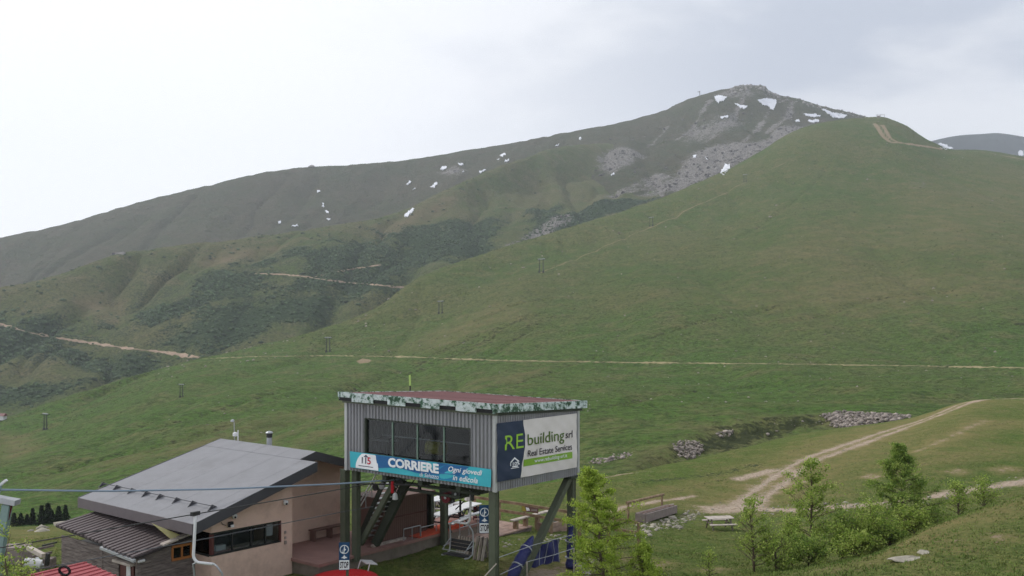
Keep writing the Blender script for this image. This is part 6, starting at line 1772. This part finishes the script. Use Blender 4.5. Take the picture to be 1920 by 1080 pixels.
# ------------------------------------------------------------------ drag lift pylons up the hillside
plain('pylon_grey', lin(58, 62, 62), 0.6)
pyl = bpy.data.objects.new('lift_pylon', None); COL.objects.link(pyl); BASE[pyl] = Vector((0, 0, 0))
for s in (-1, 1):
    MB().tube([(s * 1.5, 0, -1.0), (s * 1.25, 0, 8.5)], [0.28, 0.2], 8).build('leg', M['pylon_grey'], pyl)
    MB().box((s * 1.5, 0, 0.2), 0.9, 0.9, 1.6).build('footing', M['pylon_grey'], pyl)
MB().box((0, 0, 8.6), 5.2, 0.45, 0.4).build('crossarm', M['galvanised'], pyl)
for s in (-1, 1):
    MB().tube([(s * 2.3, -1.4, 8.2), (s * 2.3, 1.4, 8.4)], 0.16, 8).build('sheave_train', M['pylon_grey'], pyl)
labs = ['lowest lift pylon near the left edge of the green hillside', 'second lift pylon from the left on the hillside', 'third lift pylon from the left just above the level path', 'fourth lift pylon up the hillside right of the level path start',
        'fifth lift pylon up the hillside at mid slope', 'sixth lift pylon up the hillside below the scree', 'highest visible lift pylon on the hillside']
PYL = []
for i, (x, y, hp) in enumerate(((85, 806, 31), (340, 745, 25), (615, 660, 28), (826, 588, 24), (1015, 511, 26), (1221, 424, 17), (1397, 341, 14))):
    o = pyl if i == 0 else copy_tree(pyl)
    p = at(x, y, 'hillside')
    s = hp / FPX * p.y / 8.8
    o.location = p; o.scale = (s, s, s); o.rotation_euler = (0, 0, -0.6)
    tag(o, labs[i], 'lift pylon', 'lift pylons climbing the hillside')
    PYL.append((p, s))
p = at_far(1651, 220, ('hillside',), 25)[0]
ts = thing('summit_station', p, 'tiny lift station frame on the crest of the green hill', 'lift station')
for dx in (-6, 0, 6):
    MB().box(p + Vector((dx, 0, 1.5)), 0.5, 0.5, 5).build('post', M['galvanised'], ts)
MB().box(p + Vector((0, 0, 4.2)), 15, 1.5, 0.5).build('beam', M['white_paint'], ts)
MB().box(p + Vector((-3, 1, 1.2)), 4, 3, 3.0).build('cabin', M['stone_grey'], ts)
p, _ = at_far(226, 476, tries=25)
rh = thing('stone_hut', p, 'low ruined stone hut on the crest of the left spur', 'hut')
MB().hexa([p + Vector(v) for v in ((-6, -2, -3), (5, -2, -3), (5, 3, -3), (-6, 3, -3), (-6, -2, 1.6), (5, -2, 2.4), (5, 3, 2.4), (-6, 3, 1.6))]).build('wall', M['rock_grey'], rh)
MB().hexa([p + Vector(v) for v in ((-10, -1.5, -3), (-6.1, -1.5, -3), (-6.1, 2, -3), (-10, 2, -3), (-9.5, -1.5, 0.9), (-6.1, -1.5, 1.3), (-6.1, 2, 1.3), (-9.5, 2, 0.9))]).build('annex', M['fascia_dark'], rh)
p, _ = at_far(585, 311, tries=25)
tag(MB().lathe(p - UP * 1, [(10, 0), (8, 2.5), (4, 5), (1, 6)], 9).build('rock_cairn', M['rock_grey'], loc=p), 'small dark rock knob on the left skyline ridge', 'rock')
p, _ = at_far(1312, 177, tries=25)
sm = thing('ridge_marker', p, 'tiny marker mast on the ridge left of the rocky summit', 'mast')
MB().tube([p, p + UP * 11], 0.7, 6).build('pole', M['dark_steel'], sm)
MB().box(p + Vector((-2, 0, 9)), 6, 1, 1.2).build('arm', M['dark_steel'], sm)
p = at_far(2, 788, ('hillside',), 25)[0]
cr_ = thing('small_shelter', p, 'tiny red and white shelter at the left edge of the hillside', 'shelter')
MB().box(p + Vector((0, 0, 1.0)), 4, 3, 2.4).build('wall', M['white_paint'], cr_)
MB().prism([p + Vector(v) for v in ((-2.4, -1.8, 2.2), (-2.4, 1.8, 2.2), (-2.4, 0, 3.6))], Vector((4.8, 0, 0))).build('roof', M['dark_red'], cr_)
# ------------------------------------------------------------------ vegetation
def leaf_mat(name, dark, midc, light, scale=2.5):
    m, n, l, bs = new_mat(name)
    tc = n.new('ShaderNodeTexCoord'); no = n.new('ShaderNodeTexNoise'); no.inputs['Scale'].default_value = scale; no.inputs['Detail'].default_value = 4
    geo = n.new('ShaderNodeNewGeometry')
    l.new(tc.outputs['Object'], no.inputs['Vector'])
    ad = n.new('ShaderNodeMath'); ad.operation = 'MULTIPLY_ADD'; ad.inputs[1].default_value = 0.35; 
    l.new(geo.outputs['Random Per Island'], ad.inputs[0])
    sb_ = n.new('ShaderNodeMath'); sb_.operation = 'SUBTRACT'; sb_.inputs[1].default_value = 0.17
    l.new(no.outputs['Fac'], sb_.inputs[0]); l.new(sb_.outputs[0], ad.inputs[2])
    cr = n.new('ShaderNodeValToRGB'); el = cr.color_ramp.elements
    el[0].position, el[0].color = 0.3, dark; el[1].position, el[1].color = 0.7, light
    e = el.new(0.5); e.color = midc
    l.new(ad.outputs[0], cr.inputs['Fac'])
    l.new(cr.outputs['Color'], bs.inputs['Base Color'])
    bs.inputs['Roughness'].default_value = 0.7; bs.inputs['Specular IOR Level'].default_value = 0.15
    tl = n.new('ShaderNodeBsdfTranslucent'); l.new(cr.outputs['Color'], tl.inputs['Color'])
    mx = n.new('ShaderNodeMixShader'); mx.inputs[0].default_value = 0.5
    l.new(bs.outputs[0], mx.inputs[1]); l.new(tl.outputs[0], mx.inputs[2])
    l.new(mx.outputs[0], n['Material Output'].inputs['Surface'])
    M[name] = m
leaf_mat('larch_needles', lin(124, 148, 50), lin(160, 182, 72), lin(190, 204, 104))
leaf_mat('birch_leaves', lin(112, 138, 58), lin(148, 170, 78), lin(184, 196, 112))
leaf_mat('willow_leaves', lin(98, 126, 56), lin(130, 154, 72), lin(168, 182, 100))
leaf_mat('spruce_needles', lin(34, 48, 34), lin(48, 64, 42), lin(68, 84, 52))
plain('bark', lin(88, 76, 64), 0.9, var=0.25, scale=5)
plain('bark_pale', lin(128, 118, 104), 0.9, var=0.25, scale=5)

def leaves(P, size, g, aspect=1.8, upb=0.3):
    """one small leaf face at every point"""
    n = len(P)
    d = g.normal(size=(n, 3)); d[:, 2] += upb; d /= np.linalg.norm(d, axis=1)[:, None]
    e = np.cross(d, g.normal(size=(n, 3))); e /= np.linalg.norm(e, axis=1)[:, None]
    s = size * (0.6 + 0.8 * g.random(n))[:, None]
    a, b = d * s * aspect * 0.5, e * s * 0.5
    V = np.stack([P - a, P + b * 1.0, P + a, P - b * 1.0], 1).reshape(-1, 3)
    return V, np.arange(4 * n).reshape(-1, 4)

def tree(loc, H, W, kind, nleaf, lsize, seed, label, leafmat, cat='tree', lean=(0, 0), name=None, group=None, bark='bark', z0=0.08, stems=1):
    g = np.random.default_rng(seed); rn = random.Random(seed)
    loc = Vector(loc)
    t = thing(name or ('larch_sapling' if kind == 'larch' else 'birch_sapling' if kind == 'birch' else 'shrub'), loc, label, cat, group)
    leafP = []
    limbs = MB(); trunk = MB()
    def twig(p, d, L, r, depth):
        q = p + d * L
        mid_ = p + d * L * 0.5 + Vector((rn.uniform(-1, 1), rn.uniform(-1, 1), rn.uniform(-0.5, 1))) * L * 0.06
        limbs.tube([p, mid_, q], [r, r * 0.7, r * 0.3], 5 if depth == 0 else 4, cap=False)
        pts = [p.lerp(mid_, s) for s in (0.5, 1.0)] + [mid_.lerp(q, s) for s in (0.3, 0.6, 1.0)]
        return pts, q, mid_
    for s_ in range(stems):
        off = Vector((rn.uniform(-1, 1), rn.uniform(-1, 1), 0)) * (0.12 * W if stems > 1 else 0)
        h_ = H * (1 if s_ == 0 else rn.uniform(0.55, 0.95))
        tip = loc + off * 2.2 + Vector((lean[0], lean[1], h_))
        n = 7
        tp = [loc + off * 0.3 + (tip - loc - off * 0.3) * (k / n) + Vector((rn.uniform(-1, 1), rn.uniform(-1, 1), 0)) * 0.02 * H * (k / n) for k in range(n + 1)]
        r0 = 0.012 * h_ + 0.012
        trunk.tube([tp[0] - UP * 0.1] + tp[1:], [r0 * (1 - 0.9 * k / n) for k in range(n + 1)], 8)
        nbr = int((84 if kind == 'larch' else 30 if kind == 'birch' else 26) / (1 + 0.35 * (stems - 1)))
        for i in range(nbr):
            f = (i + rn.random()) / nbr
            u = z0 + (1 - z0) * f * 0.97
            k = min(n - 1, int(u * n)); p = tp[k].lerp(tp[k + 1], u * n - k)
            az = i * 2.4 + rn.uniform(-0.6, 0.6)
            if kind == 'larch':
                L = W * (1.02 - u) ** 0.85 * rn.choice((0.45, 0.7, 0.85, 1.0, 1.2)) * rn.uniform(0.8, 1.1) * (0.65 + 0.35 * min(1, u * 5)); el = rn.uniform(-0.12, 0.28) + 0.35 * u
            elif kind == 'birch':
                L = W * (0.25 + math.sin(math.pi * min(1, 0.12 + 0.88 * u)) ** 0.8) * rn.uniform(0.45, 1.05); el = rn.uniform(0.35, 0.85)
            else:
                L = W * (0.4 + 0.8 * math.sin(math.pi * (0.15 + 0.75 * u))) * rn.uniform(0.5, 1.1); el = rn.uniform(0.15, 0.9)
            d = Vector((math.cos(az) * math.cos(el), math.sin(az) * math.cos(el), math.sin(el)))
            pts, q, mid_ = twig(p, d, L, max(0.006, 0.35 * r0 * (1 - u) + 0.006), 0)
            leafP += pts[1:]
            for j in range(5 if kind == 'larch' else 4):
                ss = rn.uniform(0.3, 1.0)
                pb = p.lerp(q, ss)
                d2 = (d + Vector((rn.uniform(-1, 1), rn.uniform(-1, 1), rn.uniform(-0.4, 0.7 if kind != 'larch' else 0.3))) * 0.9).normalized()
                pt2, _, _ = twig(pb, d2, L * rn.uniform(0.25, 0.5), 0.006, 1)
                leafP += pt2
    C = np.array([v[:] for v in leafP])
    idx = g.integers(0, len(C), nleaf)
    spread = lsize * (1.9 if kind == 'larch' else 1.7 if kind == 'birch' else 2.2)
    P = C[idx] + g.normal(size=(nleaf, 3)) * spread
    dens = fbm(P[:, 0] * 2.3 + seed, P[:, 1] * 2.3 + P[:, 2] * 2.9, 2)
    P = P[dens > (-0.45 if kind == 'larch' else -0.25 if kind != 'birch' else -0.12)]
    P = P[P[:, 2] > loc.z - 0.02]
    V, F = leaves(P, lsize, g, 3.0 if kind == 'larch' else 1.6)
    trunk.build('trunk', M[bark], t, smooth=True)
    limbs.build('limbs', M[bark], t)
    np_mesh('crown', V, F, M[leafmat], parent=t)
    return t

def ground(px, py, Y=None):
    if Y is None: return at(px, py, 'meadow')
    p = world_pt(px, py, Y); p.z = gz(p); return p
def grow(px, Y, ytop, W, kind, nleaf, ls, seed, label, lm, **k):
    p = ground(px, 1080, Y)
    H = (CZ + (HZ - ytop) / FPX * Y) - p.z
    return tree(p, H, W, kind, nleaf, ls, seed, label, lm, **k)
grow(1140, 25.0, 876, 1.95, 'larch', 26000, 0.030, 1, 'feathery yellow green young larch in front of the station right side', 'larch_needles', lean=(-0.55, 0), z0=0.04)
grow(1205, 24.5, 1018, 1.1, 'larch', 9000, 0.03, 2, 'low spreading larch seedling at the foot of the tall young larch', 'larch_needles', z0=0.03)
grow(1525, 35.5, 862, 1.15, 'birch', 6120, 0.066, 3, 'slender sparse birch with a visible dark trunk at the left of the thicket', 'birch_leaves', z0=0.12, stems=2)
grow(1690, 38.5, 832, 2.1, 'larch', 19000, 0.042, 4, 'tall dense conical green sapling at the right of the thicket', 'willow_leaves', z0=0.05)
grow(1632, 34.0, 945, 0.75, 'shrub', 6011, 0.058, 5, 'rounded bright green shrub between the two tall saplings', 'birch_leaves', cat='shrub', stems=4, z0=0.05)
grow(1580, 34.0, 958, 0.65, 'shrub', 4392, 0.058, 6, 'mid green shrub right of the slender birch trunk', 'willow_leaves', cat='shrub', stems=4, z0=0.05)
grow(1668, 33.5, 985, 0.55, 'shrub', 3005, 0.051, 7, 'low grey green shrub below the conical sapling', 'willow_leaves', cat='shrub', stems=4, z0=0.05)
grow(1415, 31.5, 940, 0.8, 'birch', 3740, 0.051, 8, 'thin open sapling standing alone right of the picnic table', 'birch_leaves', z0=0.1, stems=2)
grow(1455, 31.0, 1015, 0.7, 'shrub', 3005, 0.055, 9, 'low shrub at the foot of the thin open sapling', 'birch_leaves', cat='shrub', stems=4, z0=0.05)
grow(1515, 31.5, 1012, 0.75, 'shrub', 3930, 0.055, 10, 'low spreading shrub below the slender birch', 'willow_leaves', cat='shrub', stems=5, z0=0.05)
grow(1330, 26.5, 1032, 0.28, 'birch', 510, 0.039, 11, 'tiny twiggy seedling below the picnic table', 'birch_leaves', z0=0.3)
grow(1797, 41.5, 905, 0.7, 'birch', 1615, 0.058, 12, 'sparse leaning sapling left of a pair before the right dirt road', 'birch_leaves', z0=0.15, stems=2)
grow(1845, 43.0, 897, 0.7, 'birch', 1530, 0.058, 13, 'sparse sapling right of a pair before the right dirt road', 'birch_leaves', z0=0.15, stems=2)
grow(1745, 39.5, 945, 0.55, 'shrub', 1502, 0.055, 14, 'small shrub right of the tall conical sapling', 'willow_leaves', cat='shrub', stems=4, z0=0.05)
grow(1605, 33.0, 1000, 0.8, 'shrub', 4161, 0.055, 17, 'bushy shrub filling the middle of the thicket', 'birch_leaves', cat='shrub', stems=5, z0=0.04)
grow(1712, 36.5, 958, 0.8, 'shrub', 3930, 0.055, 18, 'full shrub at the base of the tall conical sapling', 'birch_leaves', cat='shrub', stems=5, z0=0.04)
grow(1485, 33.5, 975, 0.6, 'birch', 2550, 0.055, 19, 'open sapling just left of the slender birch trunk', 'birch_leaves', stems=2, z0=0.08)
grow(10, 20.5, 1000, 0.55, 'shrub', 3930, 0.047, 15, 'bright green shrub in the lower left corner', 'birch_leaves', cat='shrub', stems=5, z0=0.1)
grow(38, 21.5, 1030, 0.4, 'shrub', 1849, 0.043, 16, 'smaller leafy shrub right of the corner shrub at lower left', 'birch_leaves', cat='shrub', stems=4, z0=0.1)

# row of small dark conifers beyond the shed
def spruce(px, py, top, w, label):
    p = at(px, py, 'meadow') or at(px, py, 'hillside')
    p2 = at(px, py, 'hillside')
    if p2 is not None and (p is None or p2.y < p.y): p = p2
    H = (py - top) / FPX * p.y; g = np.random.default_rng(int(px * 7))
    t = thing('spruce', p, label, 'tree', 'row of small conifers beyond the shed')
    MB().tube([p - UP * 0.2, p + UP * H * 0.95], [0.05 * H * 0.6, 0.01], 6).build('trunk', M['bark'], t)
    n = 700; rn_ = random.Random(int(px * 3))
    u = g.random(n) ** 0.75; a = g.random(n) * 6.283
    tier = 0.8 + 0.35 * np.sin(u * 30)
    w = w * rn_.uniform(0.8, 1.25)
    rr = (1 - u) ** rn_.uniform(0.7, 1.2) * w * np.sqrt(g.random(n)) * tier + 0.02 * H
    P = np.stack([p.x + rr * np.cos(a), p.y + rr * np.sin(a), p.z + (0.04 + 0.96 * u) * H - rr * 0.25], -1)
    V, F = leaves(P, 0.10 * H, g, 2.0, 0.0)
    np_mesh('crown', V, F, M['spruce_needles'], parent=t)
labs = ['leftmost small conifer of the row beyond the shed', 'second small conifer from the left beyond the shed', 'third, shortest conifer of the row beyond the shed', 'fourth conifer from the left of the row beyond the shed',
        'fifth conifer, left of the tall middle pair beyond the shed', 'tallest conifer in the middle of the row beyond the shed', 'conifer leaning on the tallest one, on its right', 'second conifer from the right of the row beyond the shed', 'rightmost conifer of the row, nearest the shed roof']
for i, (px_, py_, top, w) in enumerate(((26, 984, 962, 0.7), (39, 984, 963, 0.9), (51, 983, 965, 0.6), (61, 983, 954, 0.8), (78, 982, 949, 0.9), (90, 981, 945, 0.9), (98, 980, 958, 0.8), (110, 979, 950, 0.9), (123, 977, 948, 0.8))):
    spruce(px_, py_, top, w, labs[i])
# ------------------------------------------------------------------ write the ground-cover masks to the meshes
for L in LAYER.values():
    me = L['o'].data
    for k, a in L['mask'].items():
        at_ = me.attributes.new(k, 'FLOAT', 'POINT')
        at_.data.foreach_set('value', a)

# ------------------------------------------------------------------ the air
allV = np.concatenate([L['V'] for L in LAYER.values()])
lo, hi = allV.min(0) - 2.0, allV.max(0) + np.array([2.0, 2.0, 14.0])
lo[1] = -60.0
hz_mb = MB().box(tuple((lo + hi) / 2), *(hi - lo))
haze = hz_mb.build('haze', None)
haze['kind'] = 'stuff'
hm, hn, hl, hb = new_mat('haze_air')
hn.remove(hb)
pv = hn.new('ShaderNodeVolumePrincipled')
pv.inputs['Color'].default_value = (0.86, 0.92, 1.0, 1)
pv.inputs['Density'].default_value = 0.00015
pv.inputs['Anisotropy'].default_value = 0.2
hl.new(pv.outputs['Volume'], hn['Material Output'].inputs['Volume'])
haze.data.materials.append(hm)
